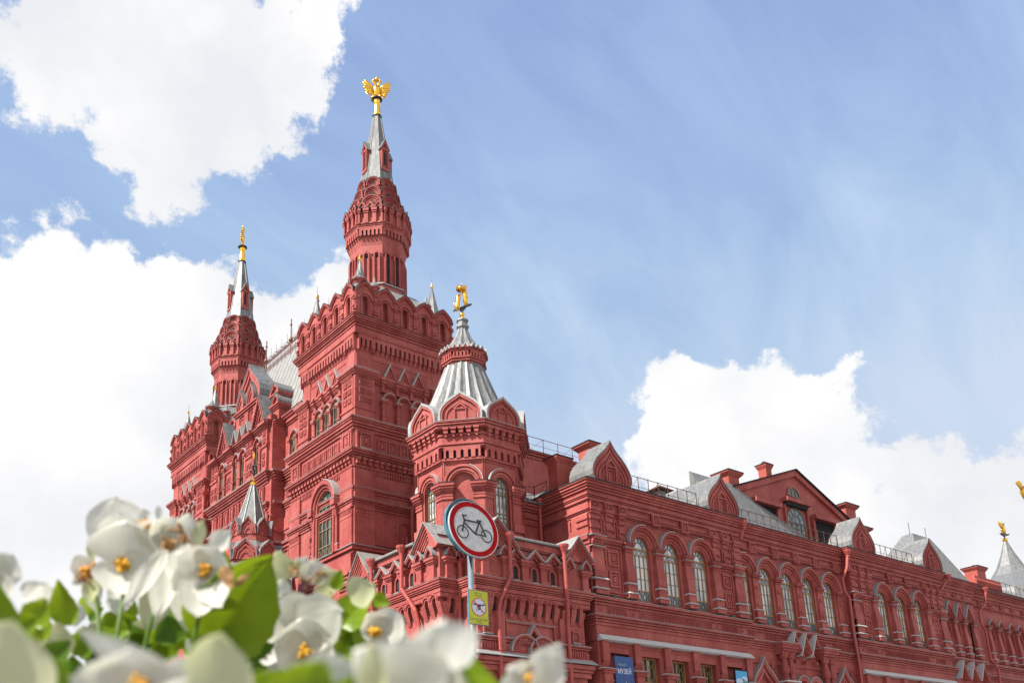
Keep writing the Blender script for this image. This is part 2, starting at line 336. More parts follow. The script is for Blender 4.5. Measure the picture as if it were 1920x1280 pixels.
def slots(mb, F, u0, u1, z0, z1, zs, d0, d1, pitch, duty=.42, hood=0, slot_shade=None):   # band of small round-headed slots open below
    n = max(1, round((u1 - u0) / pitch)); p = (u1 - u0) / n; r = p * duty / 2
    for i in range(n):
        a = u0 + p * i; c = a + p / 2
        prism(mb, F, [(a, z0), (c - r, z0)] + arc(c, zs, r, 6) + [(c + r, z0), (a + p, z0), (a + p, z1), (a, z1)], d0, d1)
        if slot_shade is not None: prism(slot_shade, F, arc(c, zs, r * .95, 6, leg=(zs - z0) * .8), d0 + .02, d0 + .05)  # near-black plate stands in for the deep shade inside the slot
        if hood: ring(mb, F, c, zs, p * .36, p * .5, d1 - .01, d1 + hood, 8)
def ogee(uc, w, z0, h, n=8, tip=.36):                          # pointed kokoshnik outline, left to right
    p = []
    for i in range(n + 1):
        t = i / n; a = t * pi / 2
        p.append((uc - w / 2 * math.cos(a) ** .85 * (1 - .0 * t), z0 + h * ((1 - tip) * math.sin(a) ** .9 + tip * max(0, (t - .45) / .55) ** 1.5)))
    q = [(2 * uc - u, z) for u, z in reversed(p[:-1])]
    return p + q
def onion(uc, w, z0, h, n=10):                                  # bulging keel-arch gable
    ctl = [(-.46, 0), (-.5, .1), (-.5, .22), (-.46, .36), (-.38, .5), (-.27, .63), (-.17, .73), (-.09, .83), (-.03, .93), (0, 1)]
    p = [(uc + w * a, z0 + h * b) for a, b in ctl]
    return p + [(2 * uc - u, z) for u, z in reversed(p[:-1])]
def scaled(pts, uc, z0, s): return [(uc + (u - uc) * s, z0 + (z - z0) * s) for u, z in pts]
def off(path, d):                                               # offset a closed ccw plan outwards
    n = len(path); o = []
    for i in range(n):
        P = Vector(path[i]); a = P - Vector(path[i - 1]); b = Vector(path[(i + 1) % n]) - P
        n1 = Vector((a.y, -a.x)).normalized(); n2 = Vector((b.y, -b.x)).normalized(); m = (n1 + n2) / (1 + n1.dot(n2)); o.append((P.x + m.x * d, P.y + m.y * d))
    return o
def rect(x0, x1, y0, y1): return [(x0, y0), (x1, y0), (x1, y1), (x0, y1)]   # edge 0 faces -Y, edge 3 faces -X
def octa(cx, cy, ap, rot=0.0):
    Rr = ap / math.cos(pi / 8); return [(cx + Rr * math.cos(R(202.5 + 45 * i) + rot), cy + Rr * math.sin(R(202.5 + 45 * i) + rot)) for i in range(8)]
def solid(mb, path, z0, z1, path2=None):
    n = len(path); q = path2 or path
    mb.add([(x, y, z0) for x, y in path] + [(x, y, z1) for x, y in q], [tuple(range(n - 1, -1, -1)), tuple(range(n, 2 * n))] + [(i, (i + 1) % n, (i + 1) % n + n, i + n) for i in range(n)])

def tag(o, label, cat, group=None, kind=None):
    if label: o['label'] = label
    if cat: o['category'] = cat
    if group: o['group'] = group
    if kind: o['kind'] = kind
    return o
def empty(name, loc, label, cat, group=None):
    o = bpy.data.objects.new(name, None); C.objects.link(o); o.location = loc; return tag(o, label, cat, group)

# ------------------------------------------------------------------ ground
g = MB(); g.add([(-400, -400, 0), (600, -400, 0), (600, 600, 0), (-400, 600, 0)], [(0, 1, 2, 3)])
M_PAVE = mat('stone_paving', (.16, .15, .145), .8, noise=(.6, (.22, .21, .2), .4, .6), bump=.4, bscale=8)
o = g.build('ground', M_PAVE); o['kind'] = 'structure'
g = MB(); g.add([(4, 26, .004), (110, 26, .004), (110, 45.5, .004), (28, 60, .004), (28, 130, .004), (4, 130, .004)], [(0, 1, 2, 3, 4, 5)])
o = g.build('pavement', mat('pale_paving', (.26, .25, .24), .8, noise=(1.5, (.2, .19, .18), .4, .6)), None); o['kind'] = 'structure'

# ================================================================== THE MUSEUM
MUS = empty('museum_building', (40, 60, 0), 'huge painted red brick museum with gilded spires, grey metal tent roofs and arched windows', 'museum')
def mpart(mb, name, m, smooth=False, **k):
    o = mb.build(name, m, MUS, smooth, **k); o.location = Vector(o.location) - Vector((40, 60, 0)); return o
def clone(o, delta, parent=None, rot=None):
    c = o.copy(); C.objects.link(c)
    if parent is not None: c.parent = parent
    c.location = Vector(o.location) + Vector(delta)
    if rot is not None: c.rotation_euler = (0, 0, rot)
    for ch in o.children:
        d = ch.copy(); C.objects.link(d); d.parent = c
    return c

# ---- arched window: frame part with pane sub-part
def window(F, uc, hw, z0, zs, d, style='wing', gm=None, name='window'):
    fb = MB(); bars = MB(); pn = MB()
    ring(fb, F, uc, zs, hw - .07, hw + .02, d - .02, d + .07, 12, leg=zs - z0)
    if style == 'wing':
        box(fb, F, uc - hw + .06, uc + hw - .06, zs - .12, zs - .02, d, d + .1)
        zl = zs - .52; zb = z0 + .78
        for z in (zl, zb): box(fb, F, uc - hw + .06, uc + hw - .06, z - .03, z + .03, d, d + .07)
        for k in (-.5, 0, .5): box(fb, F, uc + k * hw - .028, uc + k * hw + .028, zb + .03, zl - .03, d, d + .06)
        ring(bars, F, uc, zs, hw * .5, hw * .5 + .035, d, d + .04, 10)
        for a in (30, 60, 90, 120, 150):
            c, s = math.cos(R(a)), math.sin(R(a)); p0 = Vector((uc + hw * .52 * c, zs + hw * .52 * s)); p1 = Vector((uc + hw * .95 * c, zs + hw * .95 * s)); q = Vector((-s, c)) * .018
            prism(bars, F, [tuple(p0 - q), tuple(p1 - q), tuple(p1 + q), tuple(p0 + q)], d, d + .04)
        for z in [zb + (zl - zb) * k / 3 for k in (1, 2)]: box(bars, F, uc - hw + .06, uc + hw - .06, z - .015, z + .015, d + .002, d + .03)
        def lat(za, zt, n, fb=bars):
            w = (2 * hw - .14) / n
            for i in range(n):
                a = uc - hw + .07 + w * i
                for (x0, x1) in ((a, a + w), (a + w, a)):
                    q = .016
                    prism(fb, F, [(x0 - q, za), (x0 + q, za), (x1 + q, zt), (x1 - q, zt)], d + .03, d + .05)
        lat(z0, zb - .03, 6); lat(z0, zb - .03, 3); lat(zl + .03, zs - .12, 4)
        box(fb, F, uc - hw + .06, uc + hw - .06, z0, z0 + .05, d, d + .07)
    elif style == 'big':
        for z in (zs, zs - .55, z0 + .9, zs - 1.9): box(fb, F, uc - hw + .05, uc + hw - .05, z - .04, z + .04, d, d + .07)
        for k in (-.5, 0, .5): box(fb, F, uc + k * hw - .03, uc + k * hw + .03, z0, zs, d, d + .06)
        ring(fb, F, uc, zs, hw * .45, hw * .45 + .04, d, d + .04, 10)
        for a in (30, 60, 90, 120, 150):
            c, s = math.cos(R(a)), math.sin(R(a)); p0 = Vector((uc + hw * .45 * c, zs + hw * .45 * s)); p1 = Vector((uc + hw * .95 * c, zs + hw * .95 * s)); q = Vector((-s, c)) * .02
            prism(fb, F, [tuple(p0 - q), tuple(p1 - q), tuple(p1 + q), tuple(p0 + q)], d, d + .04)
        w = 2 * hw / 4
        for i in range(4):
            a = uc - hw + w * i
            for (x0, x1) in ((a, a + w), (a + w, a)): prism(fb, F, [(x0 - .02, z0), (x0 + .02, z0), (x1 + .02, z0 + .86), (x1 - .02, z0 + .86)], d + .03, d + .05)
            prism(fb, F, [(a + w * .5 - .02, z0 + 1.6), (a + w * .5 + .02, z0 + 1.6), (a + w * .9, z0 + 2.2), (a + w * .5 + .02, z0 + 2.8), (a + w * .5 - .02, z0 + 2.8), (a + w * .85, z0 + 2.2)], d + .03, d + .05)
    else:
        box(fb, F, uc - .025, uc + .025, z0, zs + hw * .9, d, d + .05)
        for z in (zs, (z0 + zs) / 2): box(fb, F, uc - hw + .03, uc + hw - .03, z - .025, z + .025, d, d + .05)
    A = arc(uc, zs, hw, 12, leg=zs - z0)
    base = F.P(uc, z0, d)
    prism(pn, F, A, d - .05, d - .01)
    w = fb.build(name, M_WOOD if style == 'wing' else M_BAR, MUS, loc=base); w.location = base - Vector((40, 60, 0))
    g_ = pn.build('pane', gm or M_CURT, w, loc=base); g_.location = (0, 0, 0)
    if bars.v: g2 = bars.build('grille', M_GRILLE, w, loc=base); g2.location = (0, 0, 0)
    return w

# ================================================================== TOWERS
TY = 29.25                                                       # distance between the two towers
TR = rect(36.0, 44.8, 60.7, 69.5)                                # wall plan; edge 0 faces -Y, edge 3 faces -X
TCX, TCY = 40.65, 64.9
def make_tower():
    b = MB(); fl = MB(); dk = MB(); br = MB()
    low = off(TR, .6)
    solid(b, low, 0, 32.6)
    solid(b, TR, 32.5, 42.0)
    # base and lower bands
    sweep(b, low, st(22.35, (.2, .12), (.2, .3), (.18, .22))); cap(fl, low, 22.93, .3)
    sweep(b, low, st(25.95, (.16, .08), (.14, .16), (.16, .24), (.2, .34))); cap(fl, low, 26.61, .34, h=.03)
    sweep(b, low, st(27.22, (.14, .1), (.2, .2))); cap(fl, low, 27.56, .2, h=.03)
    sweep(b, low, st(29.95, (.12, .06), (.16, .2), (.16, .36), (.18, .45))); cap(fl, low, 30.57, .45, h=.02)
    sweep(b, low, st(32.2, (.2, .12), (.2, .24), (.22, .36), (.14, .45), (.16, .52))); cap(fl, low, 33.12, .52)
    for i in (0, 3):
        F = edgeF(low, i); w = F.w
        # slim pilasters at both ends
        for (a, c) in ((0.0, 1.75), (w - 1.75, w)):
            box(b, F, a, c, 22.93, 29.0, -.05, .172); sweepF = None
            dentils(b, F, a + .1, c - .05, 25.5, 25.82, .1, .22, .17, .5)
            box(b, F, a - .0, c, 25.2, 25.3, .1, .2)
            box(b, F, a, c, 25.825, 25.94, .05, .26)
            coffer(b, F, a + .45, c - .25, 30.75, 32.05, .1, .16); box(b, F, a + .1, c - .05, 30.57, 32.2, -.05, .1)
            for q in (a + .2, c - .15): column(b, F, q, .14, 30.6, 32.2, .08)
            box(fl, F, a + .5, c - .3, 30.60, 30.72, .1, .34)
        dentils(b, F, .1, w - .1, 28.78, 29.2, -.05, .1, .24, .5); box(b, F, 0, w, 29.2, 29.32, -.05, .12)
        dentils(b, F, .05, w - .05, 29.45, 29.95, -.05, .22, .52, .5); dentils(b, F, .05, w - .05, 29.72, 29.95, -.05, .34, .52, .62)
        n = 6; a0 = 2.0; p = (w - 4.0) / n
        for k in range(n):
            coffer(b, F, a0 + p * k + .1, a0 + p * (k + 1) - .1, 30.8, 31.85, 0, .12)
    # -X face: great window surround
    F = edgeF(low, 3); uc = low[3][1] - 64.0
    for (r0, r1, d) in ((1.22, 1.42, .28), (1.42, 1.66, .42), (1.66, 2.0, .58)): ring(b, F, uc, 27.1, r0, r1, -.05, d, 18, leg=0)
    for s in (-1, 1):
        for (r0, r1, d) in ((1.22, 1.42, .28), (1.42, 1.66, .42), (1.66, 1.95, .3)):
            box(b, F, min(uc + s * r0, uc + s * r1), max(uc + s * r0, uc + s * r1), 22.93, 27.1, -.05, d)
        a = uc + s * 1.82
        box(b, F, a - .32, a + .32, 26.62, 27.1, 0, .66); box(b, F, a - .26, a + .26, 26.3, 26.62, 0, .54); tb(b, F, 25.6, 26.3, a - .1, a + .1, .3, a - .24, a + .24, .5)
        box(fl, F, a - .34, a + .34, 27.1, 27.15, -.02, .69)
        box(b, F, a - .3, a + .3, 22.93, 23.5, 0, .34); box(fl, F, a - .3, a + .3, 23.5, 23.56, 0, .34)
    band(fl, F, arc(uc, 27.1, 2.06, 10, 80, 8), arc(uc, 27.1, 1.98, 10, 80, 8), -.02, .62)
    box(dk, F, uc - 1.2, uc + 1.2, 22.95, 27.1, 0, .003); prism(dk, F, arc(uc, 27.1, 1.2), 0, .003)
    # -Y face: blind niche and panel
    F = edgeF(low, 0)
    ring(b, F, 4.5, 24.7, .62, .76, -.05, .1, 12, leg=1.7); box(b, F, 4.35, 4.6, 22.9, 24.9, 0, .12)
    box(b, F, 1.75, F.w - 1.75, 23.2, 23.3, 0, .1)
    # arcade storey (z 33.3 - 39)
    for i in (0, 3):
        F = edgeF(TR, i); w = F.w; c0 = w / 2
        for (a, c) in ((-.02, 1.5), (w - 1.5, w + .02)):
            box(b, F, a - .28, c, 33.25, 37.2, -.05, .3)
            for r_ in range(3):
                for q in (.08, .72): coffer(b, F, a + q, a + q + .5, 34.85 + r_ * .74, 35.28 + r_ * .74, .3, .08)
            box(b, F, a - .34, c + .08, 34.25, 34.4, -.05, .38); dentils(b, F, a - .15, c - .1, 36.95, 37.12, .2, .4, .17)
            for (za, zb_, dd) in ((37.15, 37.3, .42), (37.3, 37.45, .52), (37.45, 37.62, .62)): box(b, F, a - dd + .03, c + .02 + dd * .3, za, zb_, -.05, dd)
            box(fl, F, a - .6, c + .22, 37.62, 37.67, -.05, .64)
            box(b, F, a - .02, c - .2, 37.67, 42, -.05, .05)
        cols = [c0 - 2.05, c0 - .68, c0 + .68, c0 + 2.05]
        for q in cols:
            column(b, F, q, .2, 33.3, 35.5, .15, rings=(.85,))
            box(b, F, q - .25, q + .25, 35.3, 35.5, 0, .42); box(fl, F, q - .27, q + .27, 35.5, 35.55, 0, .44)
            column(b, F, q, .12, 36.2, 37.1, .14); box(b, F, q - .22, q + .22, 36.95, 37.5, 0, .42); box(b, F, q - .24, q + .24, 37.2, 37.35, 0, .5)
        for q in (c0 - 1.365, c0, c0 + 1.365):
            for (r0, r1, d) in ((.44, .52, .08), (.52, .6, .16), (.6, .70, .26)): ring(b, F, q, 35.55, r0, r1, -.05, d, 12)
            band(fl, F, arc(q, 35.55, .75, 10, 175 if i == 0 else 115, 60 if i == 0 else 5), arc(q, 35.55, .70, 10, 175 if i == 0 else 115, 60 if i == 0 else 5), -.02, .3)
            box(b, F, q - .5, q - .42, 33.3, 35.55, 0, .08); box(b, F, q + .42, q + .5, 33.3, 35.55, 0, .08)
            # zigzag gables above
            for (s0, dd) in ((1, .22), (.72, .12), (.45, .06)):
                hh = 1.42 * s0; ww = .68 * s0
                band(b, F, [(q - ww, 37.5), (q, 37.5 + hh), (q + ww, 37.5)], [(q - ww + .17, 37.5), (q, 37.5 + hh - .36), (q + ww - .17, 37.5)], -.04, dd)
            if i == 0: band(fl, F, [(q - .70, 37.52), (q, 38.98)], [(q - .60, 37.45), (q + .02, 38.84)], -.04, .30)
            else: band(fl, F, [(q, 38.98), (q + .70, 37.52)], [(q - .02, 38.84), (q + .60, 37.45)], -.04, .30)
        dentils(b, F, 1.5, w - 1.5, 36.78, 36.95, -.02, .12, .16)
        for (za, zb_, dd) in ((36.95, 37.1, .16), (37.1, 37.28, .24), (37.28, 37.5, .32)): box(b, F, 1.5, w - 1.5, za, zb_, -.05, dd)
        box(b, F, 2.0, w - 2.0, 33.2, 33.4, -.05, .42); box(fl, F, 2.0, w - 2.0, 33.4, 33.44, -.05, .44)
        # machicolation
        box(b, F, -.02, w, 38.86, 38.93, -.05, .04)
        for (a, c, dd) in ((.05, 1.3, .34), (1.45, w - 1.45, .3), (w - 1.3, w - .05, .34)):
            slots(b, F, a, c, 39.75, 40.75, 40.32, .03, dd, .46, .44, slot_shade=dk)
            n = max(1, round((c - a) / .46)); p = (c - a) / n
            for k in range(n + 1): tb(b, F, 39.35, 39.9, max(a, a + p * k - .1), min(c, a + p * k + .1), .03, max(a, a + p * k - .15), min(c, a + p * k + .15), dd - .02)
            box(b, F, a, c, 40.18, 40.3, 0.1, dd + .0) if False else None
        for k in (.02, 1.32, w - 1.45, w - .06): box(b, F, k, k + .12, 39.4, 40.75, 0, .32)
        box(b, F, 0, w, 39.45, 39.52, -.05, .06)
    # boldly moulded cornice
    sweep(b, TR, st(40.75, (.13, .38), (.45, .34), (.12, .40), (.16, .36), (.14, .48), (.14, .56), (.16, .66), (.14, .72))); cap(dk, TR, 42.2, .72, h=.04, ins=.4)
    # ---- crown of gabled blind arches
    cr_ = off(TR, .38); nb = 5
    bk = off(cr_, -.42); solid(b, bk, 42.0, 44.2)
    for i in range(4):
        F = edgeF(cr_, i); w = F.w; p = w / nb
        for k in range(nb):
            a = p * k; c = a + p / 2
            O = ogee(c, p, 44.42, 1.0, 8)
            A = arc(c, 43.95, .25, 8); h = len(O) // 2
            ea = .004 if k == 0 else 0; eb = .004 if k == nb - 1 else 0; O = [(min(max(u, .004), w - .004), z) for u, z in O]
            prism(b, F, [(a + ea, 42.2), (c - .25, 42.2)] + A[:5] + list(reversed(O[:h + 1])) + [], -.4, 0)
            prism(b, F, [(a + p - eb, 42.2)] + list(reversed(O[h:])) + A[4:] + [(c + .25, 42.2)], -.4, 0)
            ring(b, F, c, 43.85, .34, .44, -.02, .07, 12, leg=1.4); ring(b, F, c, 43.85, .52, .66, -.02, .14, 12)
            band(b, F, [(u, z + .02) for u, z in O], scaled(O, c, 44.3, .80), -.4, .13)
            band(b, F, scaled(O, c, 44.4, 1.0), scaled(O, c, 44.35, .90), -.4, .2)
            band(dk, F, [(u, z + .07) for u, z in O], [(u, z + .022) for u, z in O], -.4, .22)
            box(b, F, c - .42, c + .42, 42.2, 42.42, 0, .14)
        for k in range(nb + 1):
            a = p * k; e0 = max(a - .2, -.05); e1 = min(a + .2, w + .05)
            for (za, zb_, dd) in ((42.25, 42.45, .16), (42.45, 42.6, .1), (42.72, 42.92, .16), (42.92, 43.1, .22), (43.65, 43.8, .14), (43.8, 43.95, .2)): box(b, F, e0, e1, za, zb_, -.05, dd)
            box(b, F, e0 + .05, e1 - .05, 42.3, 44.4, -.05, .06)
    # ---- roof and octagonal drum
    zr = MB()
    solid(zr, off(TR, .1), 44.15, 47.2, octa(TCX, TCY, 2.55)[0:0] or rect(TCX - 2.4, TCX + 2.4, TCY - 2.4, TCY + 2.4))
    O0 = octa(TCX, TCY, 2.26)
    solid(b, O0, 44.5, 52.2)
    sweep(fl, octa(TCX, TCY, 2.45), st(47.55, (.1, .06), t=.4)); sweep(b, O0, st(46.6, (.95, .12)))
    for i in range(8):
        F = edgeF(O0, i); w = F.w
        for s in (-1, 1):
            c = w / 2 + s * .46
            ring(b, F, c, 50.5, .18, .28, -.02, .2, 10, leg=2.7); box(b, F, c + s * .3 - .03, c + s * .3 + .03, 47.7, 50.5, 0, .12)
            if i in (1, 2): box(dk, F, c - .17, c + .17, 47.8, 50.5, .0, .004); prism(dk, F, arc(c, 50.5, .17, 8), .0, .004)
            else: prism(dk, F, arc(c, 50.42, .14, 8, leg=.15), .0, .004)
            band(b, F, [(c - .5, 50.62), (c - .4, 50.72), (c - .2, 50.92), (c, 51.12), (c + .2, 50.92), (c + .4, 50.72), (c + .5, 50.62)], [(c - .5, 50.5), (c - .4, 50.55), (c - .2, 50.76), (c, 50.9), (c + .2, 50.76), (c + .4, 50.55), (c + .5, 50.5)], -.02, .12)
    # flare with slots
    O1 = octa(TCX, TCY, 2.46); O2 = octa(TCX, TCY, 2.64)
    solid(b, O0, 51.5, 52.3, O1); solid(b, O1, 52.2, 53.1)
    for i in range(8):
        F = edgeF(O1, i); slots(b, F, .12, F.w - .12, 52.3, 53.05, 52.78, -.02, .2, .38, .45, slot_shade=dk); box(b, F, 0, .13, 52.3, 53.05, -.05, .2); box(b, F, F.w - .13, F.w, 52.3, 53.05, -.05, .2)
    solid(b, O2, 53.2, 55.2)
    sweep(b, octa(TCX, TCY, 2.42), st(53.055, (.14, .25), (.16, .3), (.12, .38), (.14, .3)))
    for i in range(8):
        F = edgeF(O2, i); w = F.w
        for k in range(4):
            c = w * k / 3.0; c0_ = max(c - .17, 0); c1_ = min(c + .17, w)
            box(b, F, c0_, c1_, 53.45, 54.6, -.02, .2); box(b, F, max(c - .22, 0), min(c + .22, w), 54.45, 54.62, -.02, .26); box(b, F, max(c - .26, 0), min(c + .26, w), 54.62, 54.85, -.02, .32)
            tb(b, F, 53.25, 53.5, max(c - .08, 0), min(c + .08, w), .04, c0_, c1_, .2)
        for k in range(3):
            c = w * (k + .5) / 3; K = ogee(c, w / 3, 54.9, .72, 5)
            prism(b, F, K, -.3, .14); band(b, F, K, scaled(K, c, 54.9, .7), .1, .24); band(dk, F, [(u, z + .04) for u, z in K], K, -.25, .26)
        box(dk, F, .05, w - .05, 54.86, 54.9, -.02, .33)
    # three tiers of kokoshniks
    tiers = [(55.15, 2.2, 1.5), (56.45, 1.8, 1.38), (57.6, 1.5, 1.38)]
    solid(b, octa(TCX, TCY, 2.3), 55.0, 59.0, octa(TCX, TCY, 1.3))
    for ti, (z0, ap, h) in enumerate(tiers):
        Oc = octa(TCX, TCY, ap)
        solid(b, octa(TCX, TCY, ap - .12), z0 - .4, z0 + h * .45, octa(TCX, TCY, ap - .25))
        for i in range(8):
            F = edgeF(Oc, i); w = F.w * 1.0; c = F.w / 2
            A = arc(c, z0 + h - w / 2 - .02, w / 2, 12, leg=h - w / 2 - .02)
            prism(b, F, A, -.35, 0)
            for (s1, s2, dd) in ((1.0, .86, .2), (.82, .68, .12), (.62, .48, .05)):
                ring(b, F, c, z0 + h - w / 2 - .02, w / 2 * s2, w / 2 * s1, -.02, dd, 12, leg=.25)
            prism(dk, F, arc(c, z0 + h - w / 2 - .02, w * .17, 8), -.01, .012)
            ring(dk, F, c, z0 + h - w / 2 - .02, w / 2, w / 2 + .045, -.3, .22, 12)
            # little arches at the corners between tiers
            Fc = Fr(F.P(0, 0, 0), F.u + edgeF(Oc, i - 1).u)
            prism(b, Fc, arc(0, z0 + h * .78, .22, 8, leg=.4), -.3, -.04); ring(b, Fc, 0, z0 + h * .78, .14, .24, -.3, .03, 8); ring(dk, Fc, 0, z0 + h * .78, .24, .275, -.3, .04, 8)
    tw = mpart(b, 'tower', M_BRICK); sub(fl, 'ledge_flashing', M_FLASH, tw); sub(dk, 'flashing_and_shade_plate', M_DARK, tw)
    return tw, zr
def clusters(mb, gap=.35):
    n = len(mb.v); pa = list(range(n))
    def fd(i):
        while pa[i] != i: pa[i] = pa[pa[i]]; i = pa[i]
        return i
    for f in mb.f:
        r = fd(f[0])
        for i in f[1:]: pa[fd(i)] = r
    comp = {}
    for i in range(n): comp.setdefault(fd(i), []).append(i)
    bb = [[min(mb.v[i][a] for i in c) for a in range(3)] + [max(mb.v[i][a] for i in c) for a in range(3)] + [k] for k, c in comp.items()]
    gp = {k: k for k in comp}
    def fg(k):
        while gp[k] != k: k = gp[k]
        return k
    bb.sort()
    for i, p in enumerate(bb):
        for q in bb[i + 1:]:
            if q[0] > p[3] + gap: break
            if q[1] <= p[4] + gap and p[1] <= q[4] + gap and q[2] <= p[5] + gap and p[2] <= q[5] + gap:
                a, c = fg(p[6]), fg(q[6])
                if a != c: gp[a] = c
    out = {}
    for f in mb.f: out.setdefault(fg(fd(f[0])), []).append(f)
    res = []
    for fs in out.values():
        o = MB(); mp = {}
        for f in fs:
            t = []
            for i in f:
                if i not in mp: mp[i] = len(o.v); o.v.append(mb.v[i])
                t.append(mp[i])
            o.f.append(tuple(t))
        res.append(o)
    return res
TRIM = {'gable_roof', 'ledge_flashing', 'flashing_and_shade_plate', 'white_ledge', 'recess_shade_and_flashing', 'capital_flashing_and_slot_shade', 'cornice_flashing', 'base_flashing', 'rear_hall_flashing', 'tower_trim'}
def sub(mb, name, m, par, smooth=False):
    if name in TRIM:
        cs_ = clusters(mb)
        if len(cs_) > 90: cs_ = clusters(mb, .9)
        for c in cs_[:]: o = c.build(name, m, par, smooth); o.location = (0, 0, 0)
        return o
    o = mb.build(name, m, par, smooth); o.location = (0, 0, 0); return o
tw, zr = make_tower()
tw.location = (-40, -60, 0)
# spire, roof and spirelets of the tower (sub-parts)
sub(zr, 'tower_roof', M_ZINC2, tw)
sp = MB(); fl = MB()
solid(sp, octa(TCX, TCY, 1.48), 58.7, 66.9, octa(TCX, TCY, .33))
for i in range(8):
    a = R(202.5 + 45 * i); r0, r1 = 1.48 / math.cos(pi / 8), .33 / math.cos(pi / 8)
    tube(sp, [(TCX + r0 * math.cos(a), TCY + r0 * math.sin(a), 58.7), (TCX + r1 * math.cos(a), TCY + r1 * math.sin(a), 66.9)], .045, 5)
sub(sp, 'spire', M_ZINC, tw)
for i in (1, 3, 5, 7):
    a = R(180 + 45 * (i - 1)); n = Vector((math.cos(a), math.sin(a))); F = Fr((TCX + n.x * 1.02, TCY + n.y * 1.02), (-n.y, n.x))
    if F.n.x * n.x + F.n.y * n.y < 0: F = Fr((TCX + n.x * 1.02, TCY + n.y * 1.02), (n.y, -n.x))
    m = MB(); d = MB(); z = MB()
    prism(m, F, [(-.34, 60.2), (.34, 60.2), (.34, 62.4), (0, 63.2), (-.34, 62.4)], -.6, .22)
    for s in (-1, 1): box(m, F, s * .3 - .07, s * .3 + .07, 60.1, 62.3, .1, .34); tube(m, [F.P(s * .3, 60.5, .3), F.P(s * .3, 62.2, .3)], .07, 8)
    box(m, F, -.42, .42, 60.05, 60.3, 0, .36); box(m, F, -.42, .42, 62.2, 62.4, .1, .36)
    band(m, F, [(-.45, 62.35), (0, 63.35), (.45, 62.35)], [(-.28, 62.35), (0, 63.0), (.28, 62.35)], -.2, .36)
    ring(m, F, 0, 61.9, .13, .2, .2, .28, 8, leg=1.2)
    prism(d, F, arc(0, 61.9, .12, 6, leg=1.2), .2, .225)
    band(z, F, [(-.5, 62.3), (0, 63.42), (.5, 62.3)], [(-.45, 62.3), (0, 63.35), (.45, 62.3)], -.9, .4)
    q = sub(m, 'spire_dormer', M_BRICK, tw); sub(z, 'dormer_roof', M_ZINC, tw); sub(d, 'dormer_opening', M_DARK, tw)
# corner spirelets and mushroom lanterns
for (x, y) in ((36.9, 61.7), (44.2, 61.7), (36.9, 69.0), (44.2, 69.0)):
    s_ = MB(); P = octa(x, y, .72); solid(s_, P, 45.0, 48.5, octa(x, y, .03)); tube(s_, [(x, y, 48.4), (x, y, 49.5)], .025, 5)
    sub(s_, 'corner_spirelet', M_ZINC, tw)
    k = MB(); lathe(k, (x, y, 48.35), [(.09, 0), (.13, .1), (.06, .35), (.02, .5)], 8); sub(k, 'spirelet_tip', M_GOLD, tw)
MUSH = []
cr_ = off(TR, .1)
for i in (0, 3):
    F = edgeF(cr_, i)
    for u in ((1.95, F.w - 1.9) if i == 0 else (1.9, F.w - 1.9, F.w - .2)): MUSH.append(F.P(u, 0, -.35)[:2] + ((.62 if (i == 3 and u > F.w - 1) else .42),))
for (x, y, r) in MUSH:
    k = MB(); z = MB()
    lathe(z, (x, y, 44.6), [(r * .7, 0), (r * .7, .75)], 10); lathe(k, (x, y, 45.3), [(r * .72, 0), (r * .85, .2), (r * 1.05, .32), (r * 1.05, .4)], 12)
    lathe(z, (x, y, 45.7), [(r * 1.12, 0), (r * 1.1, .05), (.35 * r, .5), (.02, 1.05)], 10)
    sub(k, 'lantern_collar', M_BRICK, tw); sub(z, 'lantern_cap', M_ZINC, tw)
# gilded neck
k = MB(); lathe(k, (TCX, TCY, 66.8), [(.42, 0), (.42, .12), (.34, .14), (.36, .3), (.30, 1.2), (.36, 1.35), (.30, 1.4), (.33, 1.75), (.22, 1.85)], 16)
sub(k, 'gilded_neck', M_GOLD, tw)
k = MB(); lathe(k, (TCX, TCY, 66.72), [(.46, 0), (.46, .1), (.3, .1)], 12); lathe(k, (TCX, TCY, 68.6), [(.2, 0), (.55, .1), (.55, .16), (.2, .2)], 8); sub(k, 'neck_collar', M_IRON, tw)

